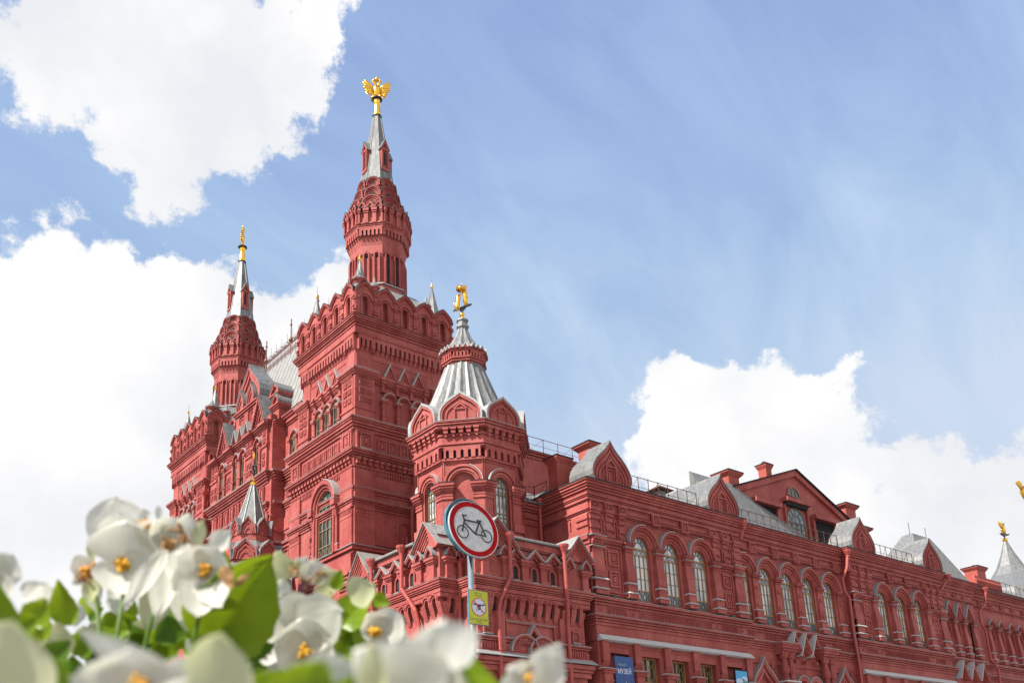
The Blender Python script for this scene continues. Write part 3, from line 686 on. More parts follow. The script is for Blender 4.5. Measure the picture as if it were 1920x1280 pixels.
def eagle(c, zrot, s=1.0, name='double_headed_eagle'):
    """two-headed bird with raised wings, crowns, sceptre and orb; faces -Y before rotation"""
    m = MB(); cx, cy, cz = 0, 0, 0
    F = Fr((0, 0), (1, 0))
    bod = [(.06, 0), (.17, .1), (.27, .35), (.33, .65), (.33, .95), (.24, 1.2), (.12, 1.35)]
    vs = MB(); lathe(vs, (0, 0, .15), bod, 12); m.add([(x, y * .7, z) for x, y, z in vs.v], vs.f)
    for sgn in (-1, 1):
        tube(m, [(sgn * .06, 0, 1.3), (sgn * .15, 0, 1.55), (sgn * .25, -.02, 1.78), (sgn * .38, -.03, 1.82), (sgn * .5, -.04, 1.76)], .1, 8, [.14, .12, .12, .1, .03])
        # crown on the head
        lathe(m, (sgn * .29, -.02, 1.9), [(.1, 0), (.13, .12), (.06, .2), (.02, .3)], 8)
        # wing: fan of feathers, thick
        root = Vector((sgn * .26, .02, 1.0))
        for k, (a, ln) in enumerate(((44, 1.32), (36, 1.24), (28, 1.12), (18, 1.0), (6, .86), (-8, .7), (-22, .5))):
            dv = Vector((sgn * math.cos(R(a)), 0, math.sin(R(a)))); st_ = root + Vector((sgn * .1 * (k % 2), .03 * k - .06, -.05 * k))
            tube(m, [st_, st_ + dv * ln * .5, st_ + dv * ln * .85, st_ + dv * ln], .07, 6, [.11, .15, .12, .03])
        pts = [(sgn * .2, 1.2), (sgn * .4, 1.2), (sgn * .85, 1.62), (sgn * 1.0, 1.6), (sgn * 1.0, 1.2), (sgn * .8, .95), (sgn * .3, .75)]
        prism(m, F, pts, -.03, .05)
        tube(m, [(sgn * .16, 0, .45), (sgn * .34, -.03, .22), (sgn * .42, -.04, .02), (sgn * .5, -.05, -.05)], .07, 7, [.12, .1, .07, .06])
    for q in range(-2, 3): tube(m, [(0, .02, .35), (q * .1, .03, .1), (q * .17, .03, -.12)], .05, 6, [.08, .07, .03])
    tube(m, [(-.35, -.06, -.25), (-.72, -.06, .12), (-1.05, -.06, .5)], .035, 6, [.07, .03, .05])
    vs = MB(); lathe(vs, (.72, -.05, .1), [(.02, 0), (.13, .05), (.19, .18), (.13, .31), (.03, .36), (.05, .42), (.01, .5)], 10); m.add(vs.v, vs.f)
    tube(m, [(.46, -.05, -.02), (.7, -.05, .1)], .04, 6)
    lathe(m, (0, 0, 1.95), [(.17, 0), (.22, .12), (.2, .26), (.08, .38), (.03, .42), (.05, .5), (.01, .58)], 10)
    for sgn in (-1, 1): tube(m, [(sgn * .17, 0, 1.98), (sgn * .24, 0, 1.82)], .02, 5)
    return m
def place_eagle(par, c, rot, s, name):
    m = eagle(c, rot); m.v = [(x * s, y * s, z * s) for x, y, z in m.v]
    o = m.build(name, M_GOLD, par, True); o.location = c; o.rotation_euler = (0, 0, rot); return o
# second tower: copies of the tower and of its parts
tw2 = clone(tw, (0, TY, 0), MUS)
e1 = place_eagle(tw, (TCX, TCY, 68.9), R(-28), 1.0, 'gilded_eagle')
e2 = place_eagle(tw2, (TCX, TCY, 68.9), R(62), 1.0, 'gilded_eagle')

# tower windows
F = edgeF(off(TR, .6), 3); window(F, F.w - (64.0 - 60.1), 1.22, 22.97, 27.1, .03, 'big', M_DARKG)
for ty in (0, TY):
    P = [(x, y + ty) for x, y in TR]
    F = edgeF(P, 3)
    for q in (-1.365, 0, 1.365): window(F, F.w / 2 + q, .42, 33.45, 35.55, .03, 'plain', M_DARKG)
F = edgeF(TR, 0)
dk = MB()
# ================================================================== CENTRAL FRONT between the towers
CX0 = 35.25                                                     # plane of its front wall (faces -X)
b = MB(); fl = MB(); dk = MB(); zn = MB()
rec = 36.5
solid(b, rect(rec, 46, 69.8, 89.6), 0, 38.6)                    # recessed body
solid(b, rect(CX0, rec + .2, 73.7, 86.3), 0, 38.0)
PC = [(rec, 86.3), (CX0, 86.3), (CX0, 74.3), (CX0 + .5, 74.3), (CX0 + .5, 73.8), (rec, 73.8)]
solid(b, [(CX0 + .5, 73.75), (rec + .1, 73.75), (rec + .1, 74.4), (CX0 + .5, 74.4)], 0, 38.0)
PR = [(rec, 73.8), (rec, 70.0)]; PL = [(rec, 89.2), (rec, 86.3)]
for P, f in ((PC, 1), (PR, .8), (PL, .8)):
    sweep(b, P, st(29.9, (.16, .1 * f), (.16, .2 * f), (.2, .32 * f)), False); cap(fl, P, 30.42, .32 * f, False)
    sweep(b, P, st(32.3, (.2, .1 * f), (.2, .25 * f), (.2, .38 * f), (.16, .5 * f), (.14, .6 * f)), False); cap(fl, P, 33.2, .6 * f, False, h=.06, ins=.5)
    sweep(b, P, st(26.0, (.2, .15 * f), (.2, .3 * f), (.16, .2 * f), (.2, .38 * f)), False); cap(fl, P, 26.76, .38 * f, False)
    sweep(b, P, st(24.2, (.2, .15 * f), (.3, .35 * f)), False); cap(fl, P, 24.7, .35 * f, False)
    sweep(b, P, st(27.6, (.2, .12 * f), (.12, .22 * f)), False)
sweep(b, PC, st(35.9, (.1, .08), (.1, .14)), False)
sweep(b, PC, st(37.45, (.12, .1), (.14, .22), (.16, .34), (.16, .46)), False); cap(dk, PC, 38.03, .46, False)
sweep(b, PR, st(37.6, (.15, .1), (.15, .22), (.3, .15), (.2, .3), (.2, .42)), False); cap(dk, PR, 38.6, .42, False)
FC = Fr((CX0, 86.3), (0, -1)); uu = lambda y: 86.3 - y          # face frame, u from left
def pier(y0, y1, d=.25):
    box(b, FC, uu(y1), uu(y0), 33.2, 37.5, -.05, d)
    for za, zb_, dd in ((37.45, 37.6, .12), (37.6, 37.75, .24), (37.75, 38.03, .44)): box(b, FC, uu(y1) - dd * .5, uu(y0) + dd * .5, za, zb_, 0, d + dd)
    box(dk, FC, uu(y1) - .24, uu(y0) + .24, 38.03, 38.08, 0, d + .46)
    box(b, FC, uu(y1) - .08, uu(y0) + .08, 35.7, 35.9, 0, d + .1)
    n = max(1, int((y0 - y1) / -.55))
    for r_ in (34.0, 34.7, 36.1, 36.8):
        for k in range(n): c = uu(y1) + (y1 - y0) * (k + .5) / n; coffer(b, FC, c - .22, c + .22, r_, r_ + .45, d, .08)
pier(74.3, 75.3); pier(77.3, 78.5); pier(81.5, 82.7); pier(84.9, 86.3)
for (yc) in (76.3, 79.25, 80.75, 83.8):
    u = uu(yc)
    for (r0, r1, d) in ((.42, .5, .1), (.5, .6, .2), (.6, .72, .32)): ring(b, FC, u, 36.4, r0, r1, -.05, d, 12)
    band(fl, FC, arc(u, 36.4, .78, 8, 100, 5), arc(u, 36.4, .71, 8, 100, 5), -.02, .36)
    for s in (-.62, .62):
        column(b, FC, u + s, .22, 33.25, 36.4, .15, rings=(1.2,)); box(b, FC, u + s - .24, u + s + .24, 36.2, 36.4, 0, .46)
        box(b, FC, u + s - .3, u + s + .3, 34.35, 34.5, 0, .3); 
    box(b, FC, u - .5, u + .5, 33.2, 33.5, 0, .3)
    for (s0, dd) in ((1, .14), (.6, .07)):
        pass
    w = window(FC, u, .40, 33.5, 36.4, .03, 'plain', M_DARKG)
# friezes below the windows
for k in range(9):
    y = 75.2 + k * 1.25; coffer(b, FC, uu(y) - .35, uu(y) + .35, 30.75, 32.1, .02, .16)
for k in range(13):
    box(b, FC, .5 + k * .95, .8 + k * .95, 28.1, 29.6, -.02, .18); ring(b, FC, .65 + k * .95 + .475, 29.0, .22, .34, -.02, .16, 8, leg=.6)
dentils(b, FC, .2, 12.0, 29.65, 29.9, -.02, .2, .4, .55); dentils(b, FC, .2, 12.0, 25.4, 26.0, -.02, .25, .55, .5)
slots(b, FC, .2, 11.9, 24.9, 25.5, 25.2, -.02, .12, .8, .5, .08)
# side returns of the central block (faces -Y)
FS = Fr((CX0, 73.8), (1, 0)); coffer(b, FS, .72, 1.15, 30.8, 32.0, .0, .1)
for z in (27.7, 25.4): box(b, FS, .5, 1.3, z, z + .35, 0, .2)
dentils(b, FS, .5, 1.3, 28.9, 29.3, -.02, .12, .22)
# recess bay windows (right of the block)
FR_ = Fr((rec, 73.8), (0, -1)); u = 2.0
for (r0, r1, d) in ((.5, .6, .14), (.6, .74, .28)): ring(b, FR_, u, 35.9, r0, r1, -.05, d, 12)
band(fl, FR_, arc(u, 35.9, .8, 8, 110, 5), arc(u, 35.9, .74, 8, 110, 5), -.02, .32)
for s in (-.66, .66): column(b, FR_, u + s, .2, 33.3, 35.9, .15, rings=(1.0,)); box(b, FR_, u + s - .25, u + s + .25, 35.7, 35.9, 0, .42)
for k in range(3): coffer(b, FR_, .75 + k * .95, 1.4 + k * .95, 30.8, 32.0, .02, .14)
window(FR_, u, .46, 33.35, 35.9, .03, 'plain', M_DARKG)
ring(b, FR_, 2.05, 26.6, .7, .85, -.05, .14, 12, leg=3.6); window(FR_, 2.05, .68, 22.9, 26.6, .03, 'plain', M_DARKG)
# ---- gables above the central block
def gable(yc, w, z0, h, d0, d1, roof, dent=False, roofdepth=2.5, flare=False):
    u = uu(yc)
    tri = [(u - w / 2, z0), (u + w / 2, z0), (u, z0 + h)]
    prism(b, FC, tri, d0, d1)
    for (s0, s1, dd) in ((1.0, .86, .3), (.80, .70, .2), (.6, .5, .12)):
        band(b, FC, [(u - w / 2 * s0, z0), (u, z0 + h * s0), (u + w / 2 * s0, z0)], [(u - w / 2 * s1, z0), (u, z0 + h * s1), (u + w / 2 * s1, z0)], d1 - .02, d1 + dd)
    if dent:
        for k in range(10):
            t = (k + .5) / 10
            for s in (-1, 1):
                cu = u + s * w / 2 * (1 - t) * .9; cz = z0 + h * t * .9; box(b, FC, cu - .09, cu + .09, cz - .14, cz + .14, d1 + .2, d1 + .42)
    band(roof, FC, [(u - w / 2 - .1, z0), (u, z0 + h + .18), (u + w / 2 + .1, z0)], [(u - w / 2, z0), (u, z0 + h + .01), (u + w / 2, z0)], d0 - roofdepth, d1 + .38)
box(b, FC, .2, 12.0, 38.0, 38.9, -1.5, -.1)
gable(76.2, 2.9, 38.05, 3.2, -1.2, -.05, zn, True, .6); gable(83.8, 2.9, 38.05, 3.2, -1.2, -.05, zn, True, .6)
for yc in (78.7, 80.0, 81.3): gable(yc, 1.2, 38.05, 1.5, -1.0, -.05, fl, False, .1)
# upper middle: stepped panel, keel arch and tall pointed gable
box(b, FC, uu(82.2), uu(77.8), 38.0, 41.4, -2.2, -.45)
for (ya, yb) in ((77.8, 78.5), (81.5, 82.2), (79.6, 80.4)): box(b, FC, uu(yb), uu(ya), 38.6, 41.2, -.5, -.28)
for za, zb_, dd in ((41.2, 41.4, .1), (41.4, 41.6, .25), (41.6, 41.75, .36)): box(b, FC, uu(82.2) - dd, uu(77.8) + dd, za, zb_, -2.2, -.45 + dd)
for y in (78.9, 81.1): frame(b, FC, uu(y) - .4, uu(y) + .4, 39.6, 41.0, .1, -.5, -.36)
K = onion(uu(80), 5.0, 41.75, 4.4)
prism(b, FC, K, -1.7, -.75)
for s1, s2, dd in ((1, .9, -.4), (.86, .76, -.5), (.66, .57, -.6)): band(b, FC, scaled(K, uu(80), 41.75, s1), scaled(K, uu(80), 41.75, s2), -1, dd)
band(zn, FC, scaled(K, uu(80), 41.75, 1.035), scaled(K, uu(80), 41.75, 1.002), -2.1, -.36)
for yc in (78.9, 81.1):
    K = onion(uu(yc), 1.5, 41.78, 2.0); prism(b, FC, K, -1.2, -.3)
    for s1, s2, dd in ((1, .86, -.12), (.72, .58, -.2)): band(b, FC, scaled(K, uu(yc), 41.78, s1), scaled(K, uu(yc), 41.78, s2), -1, dd)
    band(zn, FC, scaled(K, uu(yc), 41.78, 1.07), scaled(K, uu(yc), 41.78, 1.005), -1.4, -.08)
# corner blocks with little metal roofs beside the gables
for (ya, yb, zt, dep) in ((74.6, 76.3, 40.9, .5), (74.0, 75.2, 39.5, .2), (83.7, 85.4, 40.9, .5)):
    box(b, FC, uu(yb), uu(ya), 38.0, zt, -2.2, -dep - .5)
    for k, dd in enumerate((.08, .18, .28)): box(b, FC, uu(yb) - dd, uu(ya) + dd, zt + .16 * k, zt + .16 * (k + 1), -2.2 - dd, -dep - .5 + dd)
    K = onion((uu(yb) + uu(ya)) / 2, (yb - ya), zt + .5, 1.15)
    prism(b, FC, K, -2.0, -dep - .55); band(b, FC, K, scaled(K, (uu(yb) + uu(ya)) / 2, zt + .5, .78), -1, -dep - .35); band(zn, FC, scaled(K, (uu(yb) + uu(ya)) / 2, zt + .5, 1.09), scaled(K, (uu(yb) + uu(ya)) / 2, zt + .5, 1.01), -2.6, -dep - .3)
cf_ = mpart(b, 'central_front', M_BRICK); sub(fl, 'ledge_flashing', M_FLASH, cf_); sub(dk, 'cornice_flashing', M_DARK, cf_); sub(zn, 'gable_roof', M_ZINC, cf_)
# big steep roof with iron cresting between the towers
r_ = MB(); P = rect(36.7, 45.9, 69.6, 89.7)
r_.add([(36.55, 69.6, 38.4), (36.55, 89.7, 38.4), (39.9, 89.7, 48.6), (39.9, 69.6, 48.6), (41.2, 69.6, 48.6), (41.2, 89.7, 48.6), (46, 69.6, 38.4), (46, 89.7, 38.4)],
       [(0, 3, 2, 1), (3, 4, 5, 2), (4, 6, 7, 5), (0, 6, 4, 3), (1, 2, 5, 7), (0, 1, 7, 6)])
for k in range(1, 20):
    y = 69.6 + k * 1.0; tube(r_, [(36.53, y, 38.42), (39.88, y, 48.62)], .016, 4)
mpart(r_, 'hall_roof', M_ZINC2)
i_ = MB()
tube(i_, [(39.95, 70, 49.0), (39.95, 89.5, 49.0)], .045, 4); tube(i_, [(39.95, 70, 49.75), (39.95, 89.5, 49.75)], .04, 4)
for k in range(66):
    y = 70 + k * .3; h = 50.5 + (.7 if k % 4 == 0 else 0); tube(i_, [(39.95, y, 48.6), (39.95, y, h)], .04, 4, [.04, .014])
    lathe(i_, (39.95, y, 50.0 if k % 4 else 50.2), [(.0, 0), (.09, .07), (.0, .18)], 6)
    tube(i_, [(39.95, y - .13, 49.75), (39.95, y, 50.1), (39.95, y + .13, 49.75)], .03, 4); tube(i_, [(39.95, y - .13, 49.3), (39.95, y, 49.05), (39.95, y + .13, 49.3)], .028, 4)
for y in (74.5, 80, 85.5): tube(i_, [(39.95, y, 48.6), (39.95, y, 52.5)], .07, 5); lathe(i_, (39.95, y, 49.8), [(.03, 0), (.26, .35), (.03, .8)], 6); lathe(i_, (39.95, y, 51.7), [(.03, 0), (.14, .15), (.03, .4)], 6)
mpart(i_, 'roof_cresting', M_RUST)
# ================================================================== OCTAGONAL TURRET with fluted tent roof
UX, UY = 39.9, 51.6
def chamf(a, k): return [(UX - a, UY - k), (UX - k, UY - a), (UX + k, UY - a), (UX + a, UY - k), (UX + a, UY + k), (UX + k, UY + a), (UX - k, UY + a), (UX - a, UY + k)]
b = MB(); fl = MB(); dk = MB(); zn = MB()
UP = chamf(3.45, 1.50)                                           # edges: 0 front (-X-Y), 1 right (-Y), 7 left (-X)
solid(b, chamf(3.05, 1.33), 17, 27.6)
sweep(b, UP, st(20.9, (.25, .1), (.2, .22), (.16, .12), t=.5)); cap(fl, UP, 21.5, .12)
sweep(b, UP, st(26.25, (.12, .05), (.1, .1), t=.5))
for i in range(8):
    F = edgeF(UP, i); w = F.w; c = w / 2
    if i in (0,): aw = .82
    else: aw = .64
    blind = i not in (1, 7)
    panel(b, F, 0, w, 20.9, 26.3, c, aw, 21.6, 24.7, -.5, 0, 14)
    if blind: box(b, F, c - aw, c + aw, 21.6, 25.6, -.4, -.22)
    for (r0, r1, d) in ((aw, aw + .13, .08), (aw + .13, aw + .3, .16), (aw + .36, aw + .52, .24)): ring(b, F, c, 24.7, r0, r1, -.05, d, 16, leg=3.1 if d < .1 else 0)
    band(fl, F, arc(c, 24.7, aw + .57, 8, 178 if i == 1 else 70, 90 if i == 1 else 5), arc(c, 24.7, aw + .51, 8, 178 if i == 1 else 70, 90 if i == 1 else 5), -.02, .27)
    frame(b, F, .04, w - .04, 21.5, 26.25, .06, -.02, .05)
    slots(b, F, .12, w - .12, 26.5, 27.3, 26.98, -.02, .26, .52, .42, slot_shade=dk)
    dentils(b, F, .06, w - .06, 28.25, 28.62, .1, .52, .56, .56); dentils(b, F, .06, w - .06, 28.02, 28.25, .1, .42, .56, .3); dentils(b, F, .06, w - .06, 28.5, 28.62, .1, .6, .56, .75)
    box(b, F, 0, w, 26.35, 26.5, -.1, .2)
    # corner pilasters with capitals
    for s in (0, 1):
        e0, e1 = (-.02, .58) if s == 0 else (w - .58, w + .02)
        if i == 0 and s == 1: e0 = w - .66
        for za, zb_, dd in ((21.5, 22.1, .3), (22.1, 23.7, .12), (23.6, 23.7, .2), (23.85, 23.95, .18), (24.1, 24.2, .24), (24.2, 24.34, .32), (24.34, 24.5, .42), (24.5, 24.7, .5), (23.7, 24.1, .14)):
            g_ = dd * .45; box(b, F, e0 - (0 if s else g_ * 0), e1, za, zb_, -.05, dd) if False else tb(b, F, za, zb_, e0 - (g_ if s else dd * .41), e1 + (dd * .41 if s else g_), dd, e0 - (g_ if s else dd * .41), e1 + (dd * .41 if s else g_), dd)
        box(dk, F, e0 - .22, e1 + .22, 24.7, 24.74, -.05, .53)
solid(b, chamf(3.5, 1.52), 27.2, 28.9)
sweep(b, UP, st(27.3, (.12, .26), (.16, .34), (.5, .22), (.18, .3)))
sweep(b, UP, st(28.62, (.14, .6), (.16, .7), (.12, .76))); cap(fl, UP, 29.05, .76, h=.03)
# ring of keel gables
def roundkeel(uc, w, z0, h):
    ctl = [(-.5, 0), (-.505, .2), (-.49, .38), (-.43, .54), (-.33, .68), (-.22, .79), (-.11, .88), (-.04, .95), (0, 1)]
    p = [(uc + w * a, z0 + h * c) for a, c in ctl]; return p + [(2 * uc - u, z) for u, z in reversed(p[:-1])]
for i in range(8):
    F = edgeF(chamf(3.8, 1.66), i); w = F.w; c = w / 2; kw = min(2.75, w * .92)
    h = 2.0 if i % 2 == 0 else 1.9
    K = roundkeel(c, kw, 29.1, h)
    prism(b, F, K, -.5, .1)
    for s1, s2, dd in ((1, .9, .24), (.78, .70, .18)): band(b, F, scaled(K, c, 29.1, s1), scaled(K, c, 29.1, s2), -.3, dd)
    frame(b, F, c - .42, c + .42, 29.12, 30.02, .07, 0, .2); band(b, F, [(c - .5, 30.0), (c, 30.45), (c + .5, 30.0)], [(c - .38, 30.0), (c, 30.32), (c + .38, 30.0)], 0, .2)
    band(fl, F, scaled(K, c, 29.05, 1.09), scaled(K, c, 29.1, 1.0), -1.9, .28)
    box(fl, F, -.35, .35, 29.1, 29.6, -.9, -.1)
# fluted tent roof: straight cone of 16 flutes
UX, UY = UX - .12, UY + .12
n = 72; vs = []; fs = []
lev = [(3.6, 29.1), (3.3, 30.2), (2.35, 32.4), (1.55, 34.6), (1.35, 35.2)]
for (r, z) in lev:
    for k in range(n):
        a = 2 * pi * k / n; fl_ = 1 + (.03 * (r / 3.2) + .014) * (1 if k % 3 == 0 else (-.5)); vs.append((UX + r * fl_ * math.cos(a), UY + r * fl_ * math.sin(a), z))
for j in range(len(lev) - 1):
    for k in range(n): fs.append((j * n + k, j * n + (k + 1) % n, (j + 1) * n + (k + 1) % n, (j + 1) * n + k))
zn.add(vs, fs)
OD = octa(UX, UY, 1.42); solid(b, OD, 34.7, 36.05)
sweep(b, OD, st(34.95, (.14, .12), (.12, .2), (.1, .12))); sweep(b, OD, st(35.72, (.12, .2), (.12, .3)))
for i in range(8):
    F = edgeF(OD, i); slots(b, F, .05, F.w - .05, 35.25, 35.8, 35.55, -.02, .16, .3, .42)
    for k in range(3):
        c = F.w * (k + .5) / 3; ww = F.w / 3 * 1.25; prism(b, F, [(c - ww / 2, 35.86), (c, 36.24), (c + ww / 2, 35.86)], -.1, .3)
        band(fl, F, [(c - ww / 2, 35.88), (c, 36.3), (c + ww / 2, 35.88)], [(c - ww / 2 + .1, 35.88), (c, 36.18), (c + ww / 2 - .1, 35.88)], -.3, .34)
n = 24; vs = []; fs = []
lev = [(1.5, 36.0), (.95, 36.9), (.55, 37.6), (.38, 38.1), (.36, 38.3)]
for (r, z) in lev:
    for k in range(n):
        a = 2 * pi * k / n; q = 1 + .06 * (1 if k % 2 else -1); vs.append((UX + r * q * math.cos(a), UY + r * q * math.sin(a), z))
for j in range(len(lev) - 1):
    for k in range(n): fs.append((j * n + k, j * n + (k + 1) % n, (j + 1) * n + (k + 1) % n, (j + 1) * n + k))
zn.add(vs, fs); lathe(zn, (UX, UY, 38.2), [(.36, 0), (.48, .15), (.48, .3), (.38, .35), (.38, .62), (.46, .68), (.46, .8), (.1, .82)], 8)
tr = mpart(b, 'corner_turret', M_BRICK); q = sub(fl, 'ledge_flashing', M_FLASH, tr); sub(dk, 'capital_flashing_and_slot_shade', M_DARK, tr); sub(zn, 'tent_roof', M_ZINC, tr)
for i in (1, 7):
    F = edgeF(UP, i); window(F, F.w / 2, .64, 21.62, 24.7, -.3, 'big', M_CURT)
# gilded weathervane: two beasts holding a crown over a dark platform
k = MB(); d = MB()
lathe(k, (0, 0, 0), [(.46, 0), (.36, .08), (.2, .16), (.1, .3), (.12, .38), (.21, .5), (.25, .64), (.2, .78), (.08, .88), (.05, 1.0)], 14)
tube(d, [(0, 0, .9), (0, 0, 1.3)], .05, 6); 
Fd = Fr((0, 0), (1, 0)); prism(d, Fd, [(-.85, .98), (0, 1.36), (.85, 1.72), (.95, 1.84), (.6, 1.78), (0, 1.5), (-.6, 1.2)], -.12, .12); prism(d, Fd, [(-.1, 1.0), (.1, 1.0), (.5, 1.6), (-.5, 1.25)], -.05, .05)
def beast(x, z0, lean):
    pts = [(x - .1 * lean, 0, z0), (x, 0, z0 + .45), (x + .06 * lean, 0, z0 + .95), (x + .1 * lean, 0, z0 + 1.35), (x + .16 * lean, 0, z0 + 1.6)]
    tube(k, pts, .2, 10, [.16, .25, .18, .26, .14])
    tube(k, [pts[3], (x + .1 * lean, 0, z0 + 1.62), (x + .24 * lean, 0, z0 + 1.75)], .1, 8, [.12, .13, .05])
    tube(k, [(x, .05, z0 + .5), (x - .18 * lean, .05, z0 + .2), (x - .22 * lean, .05, z0 - .05)], .08, 7, [.14, .08, .06])
    tube(k, [(x, -.05, z0 + .5), (x + .2 * lean, -.05, z0 + .25), (x + .14 * lean, -.05, z0 - .02)], .08, 7, [.14, .08, .06])
    tube(k, [pts[3], (x + .3 * lean, -.06, z0 + 1.45), (x + .36 * lean, -.04, z0 + 1.75)], .06, 7, [.1, .06, .05])
    tube(k, [(x - .1 * lean, 0, z0 + .3), (x - .34 * lean, 0, z0 + .6), (x - .28 * lean, 0, z0 + 1.0)], .04, 6)
beast(-.44, 1.1, 1); beast(.36, 1.65, -.6)
lathe(k, (.0, 0, 3.25), [(.40, 0), (.50, .12), (.50, .24), (.42, .24), (.40, .05)], 18)
for q in range(8):
    a = 2 * pi * q / 8; tube(k, [(.47 * math.cos(a), .47 * math.sin(a), 3.55), (.53 * math.cos(a), .53 * math.sin(a), 3.82)], .05, 6, [.07, .02]); lathe(k, (.53 * math.cos(a), .53 * math.sin(a), 3.80), [(0, 0), (.06, .05), (0, .12)], 6)
rz = R(-32)
for m_, nm, mm in ((k, 'gilded_weathervane', M_GOLD), (d, 'weathervane_platform', M_IRON)):
    m_.v = [(x * .8, y * .8, z * .78) for x, y, z in m_.v]
    o = m_.build(nm, mm, tr, nm[0] == 'g'); o.location = (UX, UY, 38.98); o.rotation_euler = (0, 0, rz)

# ================================================================== LOW PORCH BLOCK in front
def Zs(z): return 1.6 + (z - 1.6) * .9696
b = MB(); fl = MB(); dk = MB(); zn = MB()
LX0, LY0, LX1, LY1 = 33.72, 45.1, 43.9, 56.0                      # wall box
NX, NY = 35.1, 46.82                                             # set-back corner
LP = [(LX0, LY1), (LX0, NY), (NX, NY), (NX, LY0), (LX1, LY0), (LX1, 48.0)]
solid(b, rect(NX, LX1, LY0, 50.2), 0, 19.3); solid(b, rect(LX0, 37.2, NY, LY1), 0, 19.32)
zn.add([(LX0 - .5, NY - .5, 19.72), (NX - .4, NY - .5, 19.72), (NX - .4, LY0 - .5, 19.72), (LX1 + .3, LY0 - .5, 19.72), (LX1 + .3, 50, 20.4), (37.4, 50, 20.6), (37.4, LY1, 20.6), (LX0 - .5, LY1, 19.72)], [(0, 1, 2, 3, 4, 5, 6, 7)])
sweep(b, LP, st(12.95, (.12, .1), (.14, .2), (.12, .28)), False); cap(fl, LP, 13.33, .28, False, h=.03)
sweep(b, LP, st(12.42, (.1, .3), (.43, .16)), False); sweep(fl, LP, [(.1, 12.2), (.55, 12.16), (.55, 12.2), (.28, 12.46), (.1, 12.46)], False)
sweep(b, LP, st(11.3, (.3, .2), (.2, .3), (.3, .4)), False)
sweep(b, LP, st(15.86, (.24, .34), (.3, .36), (.1, .44), (.12, .5), (.16, .56), (.14, .62)), False); cap(fl, LP, 16.92, .62, False, h=.02)
sweep(b, LP, st(18.9, (.16, .28), (.2, .4), (.16, .34), (.2, .48)), False)
FB = Fr((NX, LY0), (1, 0)); FA = Fr((LX0, LY1), (0, -1)); wB = LX1 - NX; wA = LY1 - NY; FN = Fr((LX0, NY), (1, 0)); wN = NX - LX0
def xb(x): return x - NX
def ya(y): return LY1 - y
# corbelled arcade
def corbel(F, us, pitch, ends):
    for c in us:
        a, e = c - pitch / 2, c + pitch / 2; r = pitch * .22
        prism(b, F, [(a, 15.55), (c - r, 15.55)] + arc(c, 15.7, r, 7) + [(c + r, 15.55), (e, 15.55), (e, 15.95), (a, 15.95)], -.02, .36)
        ring(b, F, c, 15.72, pitch * .36, pitch * .47, .3, .44, 9)
        prism(dk, F, arc(c, 15.72, r, 6, leg=.75), -.01, .012)  # near-black backing, painted shade behind each corbel arch
    for q in [us[0] - pitch / 2] + [c + pitch / 2 for c in us]:
        tb(b, F, 15.2, 15.56, q - pitch * .27, q + pitch * .27, .26, q - pitch * .29, q + pitch * .29, .37)
        tb(b, F, 14.9, 15.2, q - pitch * .24, q + pitch * .24, .16, q - pitch * .27, q + pitch * .27, .26)
        tb(b, F, 14.68, 14.9, q - pitch * .2, q + pitch * .2, .08, q - pitch * .24, q + pitch * .24, .16)
corbel(FB, [xb(x) for x in (37.3, 38.05, 38.78, 39.5, 40.2, 40.95)], .73, 0)
corbel(FB, [xb(42.4), xb(43.15)], .75, 0); corbel(FB, [xb(35.5), xb(36.3)], .8, 0); corbel(FN, [.62], .8, 0)
corbel(FA, [ya(y) for y in (53.0, 52.2, 51.4, 50.6, 49.8)], .79, 0); corbel(FA, [ya(47.95), ya(47.15)], .8, 0); corbel(FA, [ya(54.3), ya(55.1)], .79, 0)
# blind attic: small windows between pilasters, zigzag gables
def attic(F, wins, pils, corners):
    for c in wins:
        ring(b, F, c, 17.75, .2, .32, .3, .42, 8, leg=.8); box(dk, F, c - .2, c + .2, 16.96, 17.75, .3, .305); prism(dk, F, arc(c, 17.75, .2, 7), .3, .305)
        box(fl, F, c - .25, c + .25, 16.97, 17.03, .3, .55)
    for c in pils:
        box(b, F, c - .33, c + .33, 16.95, 17.2, 0, .58); box(b, F, c - .26, c + .26, 17.2, 17.95, 0, .5)
        for za, zb_, dd in ((17.95, 18.05, .56), (18.05, 18.18, .64), (18.18, 18.36, .72)): box(b, F, c - dd + .22, c + dd - .22, za, zb_, 0, dd)
        box(dk, F, c - .52, c + .52, 18.36, 18.39, 0, .74)
    box(b, F, -.3, F_w(F), 16.9, 18.9, -.05, .3)
def F_w(F): return wB + .3 if F is FB else (wA if F is FA else wN)
attic(FB, [xb(x) for x in (37.9, 39.45, 41.0)], [xb(x) for x in (35.5, 37.1, 38.65, 40.2, 41.75, 43.85)], 0)
attic(FA, [ya(y) for y in (49.4, 51.05, 52.7)], [ya(y) for y in (47.15, 48.5, 50.25, 51.85, 53.5, 55.6)], 0); attic(FN, [], [.35, 1.2], 0)
def zig(F, c, ww, z0, h, d0, side):
    for s1, s2, dd in ((1, .72, .30), (.62, .4, .14)):
        band(b, F, [(c - ww / 2 * s1, z0), (c, z0 + h * s1), (c + ww / 2 * s1, z0)], [(c - ww / 2 * s2, z0), (c, z0 + h * s2), (c + ww / 2 * s2, z0)], d0 - .3, d0 + dd)
    for sd_ in (-1, 1):
        band(fl, F, [(c, z0 + h + .05), (c + sd_ * (ww / 2 + .04), z0 + .02)], [(c, z0 + h - .02), (c + sd_ * (ww / 2 - .03), z0 - .02)], d0 - .2, d0 + .34)
for x in (37.9, 39.45, 41.0): zig(FB, xb(x), 1.5, 18.4, .72, .32, 0)
